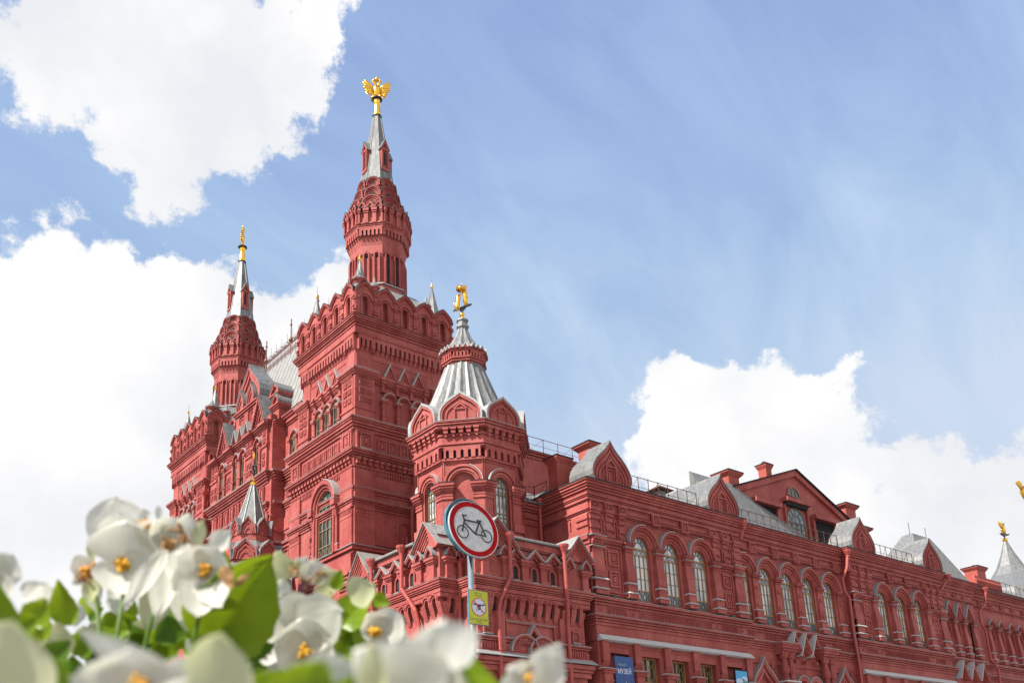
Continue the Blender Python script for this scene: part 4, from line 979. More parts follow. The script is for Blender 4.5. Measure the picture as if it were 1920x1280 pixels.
for y in (49.4, 51.05, 52.7): zig(FA, ya(y), 1.5, 18.4, .72, .32, 0)
def smallkok(F, c, ww, z0, h):
    K = ogee(c, ww, z0, h, 6); prism(b, F, K, -.2, .5); band(b, F, K, scaled(K, c, z0, .74), .3, .68); band(fl, F, scaled(K, c, z0, 1.09), scaled(K, c, z0, 1.0), -.2, .72)
    prism(dk, F, scaled(K, c, z0, .26), .45, .512)
smallkok(FN, .35, .82, 18.4, .66); smallkok(FN, 1.0, .6, 18.4, .5)
for x in (35.5, 36.9, 42.35, 43.85): smallkok(FB, xb(x), .82, 18.4, .66)
for y in (47.2, 48.35, 53.9, 55.6): smallkok(FA, ya(y), .82, 18.4, .66)
# big gables on the corners
def bgable(F, c, ww, z0, zp, dd0=.5):
    h = zp - z0
    prism(b, F, [(c - ww / 2, z0), (c + ww / 2, z0), (c, zp)], -.4, dd0)
    for s1, s2, dd in ((1, .9, .32), (.86, .78, .24), (.74, .66, .16), (.6, .52, .1), (.45, .36, .06)): band(b, F, [(c - ww / 2 * s1, z0), (c, z0 + h * s1), (c + ww / 2 * s1, z0)], [(c - ww / 2 * s2, z0), (c, z0 + h * s2), (c + ww / 2 * s2, z0)], dd0 - .1, dd0 + dd)
    band(zn, F, [(c - ww / 2 - .06, z0), (c, zp + .1), (c + ww / 2 + .06, z0)], [(c - ww / 2, z0), (c, zp + .01), (c + ww / 2, z0)], -3.0, dd0 + .42)
bgable(FB, xb(36.25), 3.3, 18.95, 20.7); bgable(FB, xb(43.1), 2.6, 18.95, 20.55); bgable(FA, ya(47.35), 2.9, 18.95, 20.6); bgable(FA, ya(55.2), 2.7, 18.95, 20.7)
for (F, c0_, c1_) in ((FB, xb(37.6), xb(41.8)), (FA, ya(53.8), ya(48.8))):
    tube(zn, [F.P(c0_, 19.72, .62), F.P(c1_, 19.72, .62)], .1, 8); box(b, F, c0_, c1_, 19.2, 19.62, 0, .5)
# lower wall ornaments
box(b, FB, xb(36.4), xb(37.0), 11, 15.0, 0, .25); box(b, FB, xb(41.6), xb(42.0), 11, 15.0, 0, .2)
for x in (35.75, 43.0):
    coffer(b, FB, xb(x) - .3, xb(x) + .3, 13.55, 14.3, .0, .14); box(fl, FB, xb(x) - .32, xb(x) + .32, 13.48, 13.54, 0, .22)
for y in (47.5, 55.1): coffer(b, FA, ya(y) - .3, ya(y) + .3, 13.55, 14.3, .0, .14); box(fl, FA, ya(y) - .32, ya(y) + .32, 13.48, 13.54, 0, .22)
frame(b, FB, xb(37.2), xb(41.2), 13.3, 14.42, .08, -.02, .12); box(fl, FB, xb(37.15), xb(41.25), 14.42, 14.45, 0, .16)
dentils(b, FB, 0, xb(36.9), 12.55, 12.92, .1, .24, .2, .5); dentils(b, FB, xb(41.6), wB, 12.55, 12.92, .1, .24, .2, .5); dentils(b, FA, .2, wA, 12.55, 12.92, .1, .24, .2, .5)
def twin(F, c, w):
    for s in (-1, 1):
        u = c + s * .74
        for k in range(15):
            a = 180 - 12 * k - 6 ; ca, sa = math.cos(R(a)), math.sin(R(a)); p0 = (u + .66 * ca, 12.5 + .66 * sa); p1 = (u + .98 * ca, 12.5 + .98 * sa); q = (-sa * .05, ca * .05)
            prism(b, F, [(p0[0] - q[0], p0[1] - q[1]), (p1[0] - q[0], p1[1] - q[1]), (p1[0] + q[0], p1[1] + q[1]), (p0[0] + q[0], p0[1] + q[1])], 0, .34)
        ring(b, F, u, 12.5, .60, 1.02, -.05, .28, 16, leg=0); ring(b, F, u, 12.5, 1.0, 1.12, -.05, .44, 16); ring(fl, F, u, 12.5, 1.12, 1.16, -.05, .47, 16)
        ring(b, F, u, 12.5, .5, .62, -.05, .18, 14, leg=1.5)
        prism(dk, F, arc(u, 12.5, .52, 12, leg=2), -.01, .05)
    K = [(c - .5, 13.55), (c, 14.25), (c + .5, 13.55)]; band(b, F, K, [(c - .3, 13.55), (c, 13.98), (c + .3, 13.55)], 0, .42); band(fl, F, [(c - .55, 13.55), (c, 14.32), (c + .55, 13.55)], [(c - .5, 13.55), (c, 14.25), (c + .5, 13.55)], 0, .46)
twin(FB, xb(39.2), 1); twin(FA, ya(51.2), 1)
lp = mpart(b, 'porch_block', M_BRICK); sub(fl, 'ledge_flashing', M_FLASH, lp); sub(dk, 'recess_shade_and_flashing', M_DARK, lp); sub(zn, 'porch_roof', M_ZINC2, lp)
k = MB(); lathe(k, FB.P(xb(39.2), 11.0, .3), [(.08, 0), (.14, .4), (.2, .7), (.34, .95), (.34, 1.25), (.4, 1.3), (.4, 1.45)], 8); mpart(k, 'carved_pendant', M_STONE)
for F, cc in ((FB, xb(39.2)), (FA, ya(51.2))):
    for s in (-1, 1): window(F, cc + s * .74, .48, 10.6, 12.45, .06, 'plain', M_DARKG)
# upper base wall left of the porch, under the great window
b = MB(); fl = MB()

solid(b, rect(34.4, 37, 55.8, 60.4), 0, 19.6); solid(b, rect(35.1, 37, 60, 73.9), 0, 22.3)
PB = [(34.4, 60.3), (34.4, 55.8)]; sweep(b, PB, st(19.2, (.2, .1), (.2, .25)), False); cap(fl, PB, 19.6, .25, False, h=.08)
PB = [(35.1, 74.0), (35.1, 60.3), (40, 60.3)]; sweep(b, PB, st(20.4, (.2, .1), (.2, .2)), False)
mpart(b, 'base_wall', M_BRICK); mpart(fl, 'base_flashing', M_FLASH)

# ================================================================== LONG WING on the right
b = MB(); fl = MB(); dk = MB(); wh = MB(); zn = MB()
WY = 45.0; A0, A1 = 44.95, 61.25; B0, B1 = 76.85, 93.15; RC = .55; CE = 101.0; FEND = 124.0
WP = [(A0, 56), (A0, WY), (A1, WY), (A1, WY + RC), (B0, WY + RC), (B0, WY), (B1, WY), (B1, WY + RC), (CE, WY + RC), (CE, WY + 1.0), (FEND, WY + 1.0)]
solid(b, rect(A0 + .5, FEND, WY + 1.6, 58), 0, 25.0)
FW = Fr((0, WY), (1, 0))
# full-height skins either side of openings; bottom to top in bands
bot = [(A0, 56), (A0, WY), (A1, WY), (A1, WY + RC), (B0, WY + RC), (B0, WY), (B1, WY), (B1, WY + RC), (CE, WY + RC), (CE, WY + 1.0), (FEND, WY + 1.0)]
def skin(z0, z1, t=.9): sweep(b, bot, [(0, z0), (0, z1), (-t, z1), (-t, z0)], False)
skin(13.9, 17.15); skin(22.95, 25.05)
sweep(b, bot, [(0, 0), (0, 9.5), (-.9, 9.5), (-.9, 0)], False)
box(b, Fr((A0, 56), (0, -1)), 0, 10.95, 17.15, 22.95, -.9, -.002); box(b, Fr((A0, 56), (0, -1)), 0, 10.95, 9.5, 13.9, -.9, -.002)
sweep(b, WP, st(15.02, (.16, .1), (.16, .2), (.16, .3), (.14, .42)), False); cap(fl, WP, 15.64, .42, False, h=.02)
sweep(b, WP, st(16.4, (.14, .12), (.16, .24), (.2, .36)), False); cap(fl, WP, 16.9, .36, False, h=.03, ins=.34)
sweep(b, WP, st(22.82, (.1, .06), (.1, .14), (.12, .22)), False)
sweep(b, WP, st(23.78, (.18, .14), (.1, .2), (.16, .26), (.22, .16), (.18, .3), (.16, .4), (.2, .5), (.12, .6)), False); cap(dk, WP, 25.1, .6, False, h=.09, ins=.5)
PC_ = [(A0 + 0, 56), (A0, WY), (A0 + .1, WY)]
def vase(F, c, hw, z0, z1, d, big=True):
    """window pilaster: ledges below, flared shaft, moulded capital"""
    for (za, zb_, w_, dd) in ((z0, z0 + .32, 1.35, d + .22), (z0 + .38, z0 + 1.02, 1.2, d + .14)): box(b, F, c - hw * w_, c + hw * w_, za, zb_, -.05, dd)
    for (za, w_, dd) in ((z0 + .32, 1.45, d + .28), (z0 + 1.02, 1.35, d + .22)): tb(wh, F, za, za + .12, c - hw * w_, c + hw * w_, dd + .04, c - hw * w_ * .9, c + hw * w_ * .9, dd - .1)
    tb(b, F, z0 + 1.08, z0 + 1.3, c - hw * 1.0, c + hw * 1.0, d + .05, c - hw * 1.18, c + hw * 1.18, d + .14)
    box(b, F, c - hw * 1.2, c + hw * 1.2, z0 + 1.3, z0 + 1.72, -.05, d + .16)
    tb(b, F, z0 + 1.72, z1 - .9, c - hw * 1.2, c + hw * 1.2, d + .16, c - hw, c + hw, d)
    box(b, F, c - hw, c + hw, z1 - .9, z1, -.05, d)
    for (za, zb_, w_, dd) in ((z1 - .62, z1 - .54, 1.14, d + .07), (z1 - .42, z1 - .3, 1.2, d + .12), (z1 - .2, z1 - .1, 1.35, d + .18), (z1 - .1, z1, 1.5, d + .26)): box(b, F, c - hw * w_, c + hw * w_, za, zb_, -.05, dd)
    box(fl, F, c - hw * 1.25, c + hw * 1.25, z1 - .3, z1 - .26, 0, d + .16); box(dk, F, c - hw * 1.52, c + hw * 1.52, z1, z1 + .03, 0, d + .28)
ZA = 21.05                                                       # springing line of the wing arches
def wbay(F, c, r, u0, u1, d=0.0):
    panel(b, F, u0, u1, 17.1, 22.98, c, r, 17.1, ZA, -.75, 0, 16)
    for (r0, r1, dd) in ((r - .05, r + .14, .06), (r + .14, r + .34, .14), (r + .38, r + .55, .26), (r + .55, r + .72, .42)): ring(b, F, c, ZA, r0, r1, -.1, dd, 18)
    band(fl, F, arc(c, ZA, r + .76, 10, 180, 84), arc(c, ZA, r + .71, 10, 180, 84), -.02, .50)
WINS = []
def pavilion(a0, a1):
    F = Fr((a0, WY), (1, 0)); w = a1 - a0; c = w / 2; sp_ = 3.17
    cs = [c - sp_, c, c + sp_]
    panel_edges = [0, c - sp_ * .5, c + sp_ * .5, w]
    e0 = c - sp_ * 1.5
    for k in range(3): wbay(F, cs[k], .85, e0 + k * sp_, e0 + (k + 1) * sp_)
    box(b, F, 0, e0, 17.1, 22.98, -.75, 0); box(b, F, w - e0, w, 17.1, 22.98, -.75, 0)
    for q in cs: WINS.append((F, q, .85, -.26))
    for q in (c - sp_ * 1.5, c - sp_ * .5, c + sp_ * .5, c + sp_ * 1.5): vase(F, q, .35, 17.08, ZA, .26)
    for m in (0, 1):
        def U(u): return w - u if m else u
        def bx(u0, u1, *a): box(b, F, min(U(u0), U(u1)), max(U(u0), U(u1)), *a)
        def cf(u0, u1, z0, z1, d=0, k=.1): coffer(b, F, min(U(u0), U(u1)), max(U(u0), U(u1)), z0, z1, d, k)
        # corner pier with flared body
        g0, g1 = (U(1.0), U(-.02)) if m else (-.02, 1.0)
        for (za, zb_, gw, dd) in ((17.08, 17.42, .14, .34), (17.5, 18.1, .08, .26), (18.3, 18.75, .08, .26), (20.0, 20.3, .0, .12), (20.3, 20.42, .05, .2), (20.6, 20.75, .04, .2), (20.75, 20.9, .1, .3), (20.9, 21.15, .18, .42)): box(b, F, g0 - (gw if m else dd * 0), g1 + (dd * 0 if m else gw), za, zb_, -.05, dd)
        tb(b, F, 18.75, 20.0, g0 - .06, g1 + .06, .26, g0, g1, .12); box(b, F, g0, g1, 17.1, 21, -.05, .1)
        for za in (17.42, 18.1): tb(wh, F, za, za + .13, g0 - .16, g1 + .16, .46, g0 - .1, g1 + .1, .3)
        box(fl, F, g0 - .12, g1 + .12, 20.42, 20.48, -.05, .3); box(fl, F, g0 - .2, g1 + .2, 21.15, 21.2, -.05, .46)
        # sunk panel with two coffers
        frame(b, F, *sorted((U(1.25), U(2.8))), 17.35, 20.7, .09, -.03, .1)
        cf(1.5, 2.5, 19.25, 20.35, 0, .14); cf(1.5, 2.5, 17.75, 18.9, 0, .14)
        bx(1.0, 3.3, 20.82, 20.95, 0, .2); bx(1.0, 3.3, 20.95, 21.15, 0, .34); box(dk, F, *sorted((U(1.0), U(3.3))), 21.15, 21.18, 0, .36)
        # banded upper pilasters and pointed niches
        for (u0, u1) in ((0, .82), (1.5, 2.12), (2.75, 3.3)):
            bx(u0, u1, 21.2, 22.9, 0, .1)
            for (za, zb_, dd) in ((21.25, 21.5, .22), (21.75, 22.05, .2), (22.05, 22.2, .14), (22.4, 22.6, .2)): bx(u0 - .03, u1 + .03, za, zb_, 0, dd)
            bx(u0 - .04, u1 + .04, 22.82, 23.0, 0, .26); bx(u0 - .08, u1 + .08, 23.0, 23.2, 0, .34)
        for u in (1.16, 2.44):
            uu_ = U(u); band(b, F, [(uu_ - .2, 21.3), (uu_ - .2, 22.4), (uu_, 22.72), (uu_ + .2, 22.4), (uu_ + .2, 21.3)], [(uu_ - .12, 21.3), (uu_ - .12, 22.38), (uu_, 22.58), (uu_ + .12, 22.38), (uu_ + .12, 21.3)], -.02, .14)
        for (u0, u1) in ((.08, .85), (1.45, 2.2), (2.85, 3.65)): cf(u0, u1, 23.22, 23.76, 0, .2)
    for u in (c - sp_ * .5, c + sp_ * .5):
        coffer(b, F, u - .36, u + .36, 22.9, 23.75, .1, .2); box(b, F, u - .36, u + .36, 22.88, 23.75, 0, .12); box(b, F, u - .42, u + .42, 22.86, 22.96, 0, .36)
    for (u0, u1) in ((3.8, c - sp_ * .5 - .45), (c - sp_ * .5 + .45, c + sp_ * .5 - .45), (c + sp_ * .5 + .45, w - 3.8)): frame(b, F, u0, u1, 23.3, 23.72, .05, -.02, .06)
    # frieze below the sills
    for (u0, u1) in ((1.2, 3.0), (4.3, w - 4.3), (w - 3.0, w - 1.2)):
        frame(b, F, u0, u1, 15.82, 16.38, .05, -.02, .06)
        n = round((u1 - u0) / .36)
        for k in range(n): q = u0 + (u1 - u0) * (k + .5) / n; frame(b, F, q - .1, q + .1, 15.9, 16.32, .035, -.02, .06)
    for q in (.6, 3.65, w - 3.65, w - .6):
        for a in (-1, 1): prism(b, F, [(q - .17 * a - .03, 16.0), (q - .17 * a + .03, 16.0), (q + .17 * a + .03, 16.24), (q + .17 * a - .03, 16.24)] if a > 0 else [(q + .0, 16.0), (q + .06, 16.0), (q + .0, 16.12)], 0, .05)
    # white sloping ledge and rectangular windows below
    prism_pts = None
    wh.add([F.P(.1, 14.36, 0), F.P(w - .1, 14.36, 0), F.P(.1, 14.36, .12), F.P(w - .1, 14.36, .12), F.P(-.02, 13.98, .42), F.P(w + .02, 13.98, .42), F.P(-.02, 13.92, 0), F.P(w + .02, 13.92, 0)], [(0, 1, 3, 2), (2, 3, 5, 4), (4, 5, 7, 6), (6, 7, 1, 0), (0, 2, 4, 6), (1, 7, 5, 3)])
    ph = 3.05; e = c - ph * 2.5
    box(b, F, 0, e, 9.4, 13.95, -.9, 0) if e > 0 else None
    box(b, F, w - e, w, 9.4, 13.95, -.9, 0)
    for k in range(5):
        q = e + ph * (k + .5); blind = k in (0, 4)
        # opening frame
        box(b, F, q - ph / 2, q - .95, 9.4, 13.95, -.9, 0); box(b, F, q + .95, q + ph / 2, 9.4, 13.95, -.9, 0); box(b, F, q - .95, q + .95, 13.2, 13.95, -.9, 0)
        frame(b, F, q - 1.12, q + 1.12, 9, 13.72, .08, -.1, .06); frame(b, F, q - 1.0, q + 1.0, 9, 13.5, .1, -.2, -.02)
        if blind: box(b, F, q - .95, q + .95, 9.4, 13.3, -.9, -.55)
        else: WINS.append((F, q, .88, 'rect'))
    for k in range(6):
        q = e + ph * k
        q = min(max(q, .3), w - .3)
        box(b, F, q - .3, q + .3, 12.55, 13.95, 0, .24); tb(b, F, 12.25, 12.6, q - .3, q + .3, .05, q - .3, q + .3, .26)
        tb(wh, F, 12.02, 12.14, q - .66, q + .66, .62, q - .45, q + .45, .3); box(b, F, q - .56, q + .56, 11.9, 12.02, 0, .52); box(b, F, q - .48, q + .48, 11.75, 11.9, 0, .44); box(b, F, q - .38, q + .38, 9.4, 11.75, 0, .34)
        for z in (10.6, 11.2): box(b, F, q - .42, q + .42, z, z + .12, 0, .4)
pavilion(A0, A1); pavilion(B0, B1)
# middle recess
F = Fr((0, WY + RC), (1, 0)); cs = [62.15, 65.1, 68.05, 71.05, 74.05]
for k, c in enumerate(cs):
    u0 = (cs[k - 1] + c) / 2 if k else A1 - .1; u1 = (c + cs[k + 1]) / 2 if k < 4 else c + 1.5
    wbay(F, c, .84, u0, u1); WINS.append((F, c, .84, -.26))
box(b, F, cs[4] + 1.5, B0, 17.1, 22.98, -.75, 0)
for k in range(5):
    q = cs[k] + 1.5; hw = .36
    box(b, F, q - hw, q + hw, 18.2, ZA - .4, -.05, .14)
    for (za, zb_, w_, dd) in ((17.08, 17.4, 1.35, .36), (17.48, 18.1, 1.2, .28), (ZA - .4, ZA - .3, 1.15, .2), (ZA - .22, ZA - .1, 1.3, .3), (ZA - .1, ZA, 1.5, .4)): box(b, F, q - hw * w_, q + hw * w_, za, zb_, -.05, dd)
    for za, w_, dd in ((17.4, 1.5, .42), (18.1, 1.35, .34)): tb(wh, F, za, za + .12, q - hw * w_, q + hw * w_, dd + .04, q - hw * w_ * .9, q + hw * w_ * .9, dd - .1)
    box(b, F, q - .16, q + .16, 19.9, 20.1, .1, .24); tb(b, F, 18.5, 18.9, q - .16, q + .16, .24, q - .1, q + .1, .14)
for q in (63.6, 66.58, 69.55, 72.55, 75.5): coffer(b, F, q - .36, q + .36, 22.9, 23.75, .06, .18); box(b, F, q - .42, q + .42, 22.86, 22.96, 0, .3)
for (u0, u1) in ((64.1, 66.1), (67.1, 69.1), (70.05, 72.1), (73.0, 75.0)): frame(b, F, u0, u1, 23.3, 23.72, .05, -.02, .06)
for (u0, u1) in ((61.6, 63.0), (64.2, 67.2), (70.5, 72.6), (73.6, 76.4)):
    n = round((u1 - u0) / .36)
    for k in range(n): q = u0 + (u1 - u0) * (k + .5) / n; frame(b, F, q - .1, q + .1, 15.9, 16.32, .035, -.02, .06)
box(b, F, A1, B0, 9.4, 13.95, -.9, -.1)
# portal: cornice blocks on paired columns with zigzag gables between
PCX = 68.9
for s in (-1, 1):
    q = PCX + s * 2.85
    for (za, zb_, gw, dd) in ((14.75, 14.95, .9, .75), (14.95, 15.15, 1.0, .9), (15.15, 15.4, 1.1, 1.02), (15.4, 15.58, 1.2, 1.1)): box(b, F, q - gw, q + gw, za, zb_, 0, dd)
    box(fl, F, q - 1.25, q + 1.25, 15.58, 15.63, 0, 1.15)
    for v in (-.42, .42):
        p = F.P(q + v, 12.6, .5); lathe(b, p, [(.3, 0), (.3, .2), (.22, .25), (.22, .5), (.34, .65), (.34, .95), (.2, 1.5), (.2, 1.75), (.3, 1.8), (.36, 2.0), (.36, 2.2)], 8, pi / 8)
        p = F.P(q + v, 9.4, .5); lathe(b, p, [(.32, 0), (.32, 3.0)], 8)
    box(wh, F, q - .95, q + .95, 12.48, 12.6, 0, .95); box(b, F, q - .9, q + .9, 12.2, 12.48, 0, .9)
for k in (-1, 0, 1):
    q = PCX + k * 1.45
    for (s0, s1, dd) in ((1, .8, .62), (.74, .58, .5), (.52, .4, .4)): band(b, F, [(q - .95 * s0, 14.75 + (1 - s0) * .5), (q, 16.65 - (1 - s0) * 1.6), (q + .95 * s0, 14.75 + (1 - s0) * .5)], [(q - .95 * s1, 14.75 + (1 - s0) * .5), (q, 16.65 - (1 - s1) * 1.6), (q + .95 * s1, 14.75 + (1 - s0) * .5)], -.05, dd)
    band(wh, F, [(q - 1.0, 14.75), (q, 16.75)], [(q - .94, 14.75), (q + .02, 16.64)], 0, .7)
    prism(b, F, [(q - .12, 14.35), (q, 14.5), (q + .12, 14.35), (q, 14.2)], 0, .45)
for s in (-1, 1): ring(b, F, PCX + s * .85, 12.3, .5, .85, -.1, .5, 12, leg=2.5); ring(fl, F, PCX + s * .85, 12.3, .85, .91, -.1, .56, 12)
for s in (-1, 1):
    q = PCX + s * 5.6; K = onion(q, 3.4, 11.2, 3.1); band(b, F, K, scaled(K, q, 11.2, .86), -.1, .3); band(b, F, scaled(K, q, 11.2, .78), scaled(K, q, 11.2, .66), -.1, .2); band(fl, F, scaled(K, q, 11.2, 1.04), K, -.1, .35)
    for v in (-1.6, 1.6): coffer(b, F, q + v * .95 - .3, q + v * .95 + .3, 13.3, 14.3, -.1, .16)
# section with small keel-arched windows
F = Fr((0, WY + RC), (1, 0))
box(b, F, B1, 94.3, 17.1, 22.98, -.75, 0); box(b, F, 99.4, CE, 17.1, 22.98, -.75, 0)
for k in range(3):
    c = 94.95 + 2.05 * k - 0.0
    panel(b, F, c - 1.02, c + 1.03, 17.1, 22.98, c, .36, 17.1, 20.75, -.6, 0, 10); WINS.append((F, c, .36, 'small'))
    K = ogee(c, 1.85, 20.8, 1.75, 8, .4)
    for s1, s2, dd in ((1, .84, .4), (.76, .6, .28), (.54, .42, .18)): band(b, F, scaled(K, c, 20.8, s1), scaled(K, c, 20.8, s2), -.05, dd)
    Kl = K[:9]; band(fl, F, scaled(Kl, c, 20.8, 1.07), Kl, -.05, .46)
    for z in (0,):
        coffer(b, F, c - .3, c + .3, 22.95, 23.6, 0, .16)
for k in range(4):
    q = 93.9 + 2.05 * k; vase(F, q, .3, 17.08, 20.9, .26)
coffer(b, F, 99.7, 100.4, 19.2, 20.2, 0, .12); coffer(b, F, 99.7, 100.4, 17.8, 18.8, 0, .12)
box(b, F, B1, CE, 9.4, 13.95, -.9, 0)
for k in range(3):
    q = 95.3 + 2.1 * k; band(b, F, [(q - 1.1, 14.7), (q, 16.5), (q + 1.1, 14.7)], [(q - .8, 14.7), (q, 16.0), (q + .8, 14.7)], -.05, .7); band(wh, F, [(q - 1.15, 14.7), (q, 16.6)], [(q - 1.08, 14.7), (q, 16.48)], -.05, .8)
# far stretch
F = Fr((0, WY + 1.0), (1, 0))
# pairs of small arches
for k, c in enumerate((105.4, 107.5, 110.0, 112.1, 116.0, 118.1)):
    nx = (105.4, 107.5, 110.0, 112.1, 116.0, 118.1, 124.0)
    l = CE if k == 0 else (nx[k - 1] + c) / 2; r = (c + nx[k + 1]) / 2 if k < 5 else 124
    panel(b, F, l, r, 17.1, 22.98, c, .42, 17.1, 21.1, -.7, 0, 10)
    for (r0, r1, dd) in ((.45, .6, .12), (.62, .78, .24)): ring(b, F, c, 21.1, r0, r1, -.05, dd, 12)
    band(fl, F, arc(c, 21.1, .84, 8, 180, 95), arc(c, 21.1, .78, 8, 180, 95), -.05, .28)
    WINS.append((F, c, .42, 'small2'))
for q in (104.3, 106.45, 108.75, 111.05, 113.2, 117.0): vase(F, q, .3, 17.08, 21.1, .26)
for q in range(8): coffer(b, F, 103 + q * 2.6, 103.7 + q * 2.6, 22.9, 23.7, 0, .16)
box(b, F, CE, FEND, 9.4, 13.95, -.9, 0)
# side face of the wing (towards the porch), rear link wall
FSd = Fr((A0, 56), (0, -1)); 
box(b, FSd, 9.4, 11.0, 17.2, 22.8, -.05, .15); dentils(b, FSd, 9.0, 10.4, 22.0, 22.6, 0, .1, .3, .4)
box(b, FSd, 9.5, 11.05, 20.9, 21.2, 0, .34); box(b, FSd, 9.6, 11.1, 20.6, 20.9, 0, .22); box(fl, FSd, 9.5, 11.1, 21.2, 21.24, 0, .36)
for z in (21.9, 22.35): box(b, FSd, 9.9, 11.05, z, z + .28, 0, .24)
solid(b, rect(42.0, 47, 49.8, 58), 0, 24.6)
FL_ = Fr((42.6, 49.8), (1, 0)); sweep(b, [(42.0, 49.8), (A0, 49.8)], st(23.0, (.12, .1), (.3, .05), (.12, .16), (.4, .06), (.16, .2), (.2, .32), (.2, .42)), False)
ring(b, FL_, 1.35, 21.6, .34, .46, -.05, .1, 10, leg=2)
tube(zn, [(42.4, 49.3, 24.62), (45.2, 49.3, 24.62)], .1, 8)
wing = mpart(b, 'long_wing', M_BRICK); sub(fl, 'ledge_flashing', M_FLASH, wing); sub(dk, 'cornice_flashing', M_DARK, wing); sub(wh, 'white_ledge', M_WHITE, wing); sub(zn, 'gutter', M_ZINC, wing)
window(FL_, 1.35, .32, 19.4, 21.6, .03, 'plain', M_DARKG)
for (F, c, hw, k) in WINS:
    if k == 'rect':
        fb = MB(); pn = MB(); z0, z1, d = 9.6, 13.2, -.55
        frame(fb, F, c - hw - .04, c + hw + .04, z0, z1, .09, d, d + .1); box(fb, F, c - .04, c + .04, z0, z1, d, d + .09); box(fb, F, c - hw, c + hw, 11.45, 11.56, d, d + .1)
        for s in (-1, 1):
            m_ = c + s * hw / 2
            for (a, e) in (((m_ - .3, 12.1), (m_, 12.75)), ((m_, 12.75), (m_ + .3, 12.1)), ((m_ + .3, 12.1), (m_, 11.6)), ((m_, 11.6), (m_ - .3, 12.1))): tube(fb, [F.P(*a, d + .08), F.P(*e, d + .08)], .018, 4)
            for dx in (-.15, .15): tube(fb, [F.P(m_ + dx, 11.6, d + .08), F.P(m_ + dx, 13.1, d + .08)], .013, 4)
            vs_ = [F.P(m_ + .28 * math.cos(a_ * pi / 8), 11.05 + .3 * math.sin(a_ * pi / 8), d + .06) for a_ in range(17)]; tube(fb, vs_, .025, 4)
        box(pn, F, c - hw, c + hw, z0, z1, d - .05, d)
        base = F.P(c, z0, d); w = fb.build('window', M_WOOD, MUS, loc=base); w.location = base - Vector((40, 60, 0)); g_ = pn.build('pane', M_DARKG, w, loc=base); g_.location = (0, 0, 0)
    elif k == 'small': window(F, c, hw, 17.2, 20.75, -.3, 'plain', M_CURT)
    elif k == 'small2': window(F, c, hw, 17.2, 21.1, -.3, 'plain', M_DARKG)
    else: window(F, c, hw, 17.15, ZA, k, 'wing', M_CURT)

# ---- keel gables standing on the wing's cornice
def keel(x, w_, h, y=WY - .35, z0=25.22, depth=2.2):
    b = MB(); zn = MB(); F = Fr((x, y), (1, 0)); K = onion(0, w_, z0, h)
    prism(b, F, K, -.6, 0); band(b, F, K, scaled(K, 0, z0, .9), -.2, .14); band(b, F, scaled(K, 0, z0, .82), scaled(K, 0, z0, .74), -.1, .1); band(b, F, scaled(K, 0, z0, .68), scaled(K, 0, z0, .6), -.1, .08)
    frame(b, F, -.55, .55, z0, z0 + 1.3, .14, -.05, .14); frame(b, F, -.3, .3, z0, z0 + 1.05, .08, -.05, .1); band(b, F, [(-.62, z0 + 1.3), (0, z0 + 1.95), (.62, z0 + 1.3)], [(-.42, z0 + 1.3), (0, z0 + 1.7), (.42, z0 + 1.3)], -.05, .16)
    for u in (-.8, -.68, .68, .8): box(b, F, u - .03, u + .03, z0, z0 + 1.1, 0, .08)
    band(zn, F, scaled(K, 0, z0, 1.04), scaled(K, 0, z0, 1.0), -depth, .2)
    o = mpart(b, 'keel_gable', M_BRICK); sub(zn, 'gable_roof', M_ZINC, o)
keel(47.05, 3.75, 3.15); keel(59.3, 3.75, 3.15); keel(79.2, 3.75, 3.15); keel(91.6, 3.75, 3.15)
# ---- roofs, chimneys, vents
z = MB()
solid(z, rect(A0 + .2, FEND, 45.3, 60), 24.9, 27.6, rect(A0 + 3.5, FEND, 49.5, 58))
z.add([(62.0, 45.8, 25.2), (80.5, 45.8, 25.2), (67.6, 49.7, 31.0), (62.0, 49.7, 31.0), (62.0, 49.8, 25), (84.5, 49.8, 26.0)], [(0, 1, 5, 2), (0, 2, 3), (0, 3, 4), (2, 5, 4, 3), (0, 4, 5, 1)])
for k in range(60): 
    x = 49 + k * .9; tube(z, [(x, 45.5, 25.14), (x, 48.9, 27.3)], .02, 4)
mpart(z, 'wing_roof', M_ZINC)
def chimney(x0, x1, y0, y1, z0, z1, flare=.22):
    b = MB(); d = MB(); P = rect(x0, x1, y0, y1); solid(b, P, z0, z1)
    sweep(b, P, [(-.05, z1 - .45), (0, z1 - .45), (flare, z1 - .12), (flare, z1), (-.05, z1)])
    sweep(d, P, [(-.2, z1 + .002), (flare + .05, z1 + .002), (flare + .05, z1 + .08), (-.2, z1 + .16)]); solid(d, rect(x0 + .1, x1 - .1, y0 + .1, y1 - .1), z1, z1 + .12)
    cx, cy = (x0 + x1) / 2, (y0 + y1) / 2
    lathe(d, (cx, cy, z1 + .05), [(.3, 0), (.3, .18), (.22, .32), (.1, .4)], 10)
    o = mpart(b, 'chimney', M_BRICK2); sub(d, 'chimney_cap', M_DARK, o)
chimney(45.0, 46.2, 47.9, 48.9, 24.8, 27.95)
chimney(47.9, 49.5, 47.4, 48.6, 25, 29.5, .3)
chimney(67.7, 69.2, 49.9, 51.3, 26, 32.3, .32)
chimney(74.0, 74.85, 50.2, 51.1, 30, 34.45, .16)
chimney(81.0, 82.2, 53.2, 54.4, 30, 34.4, .2)
chimney(87.0, 88.8, 50.2, 51.8, 26, 32.9, .32)
chimney(88.0, 90.0, 50.0, 51.8, 26, 30.6, .5)
chimney(110.2, 112.2, 48.5, 50, 24.5, 29.2, .25)
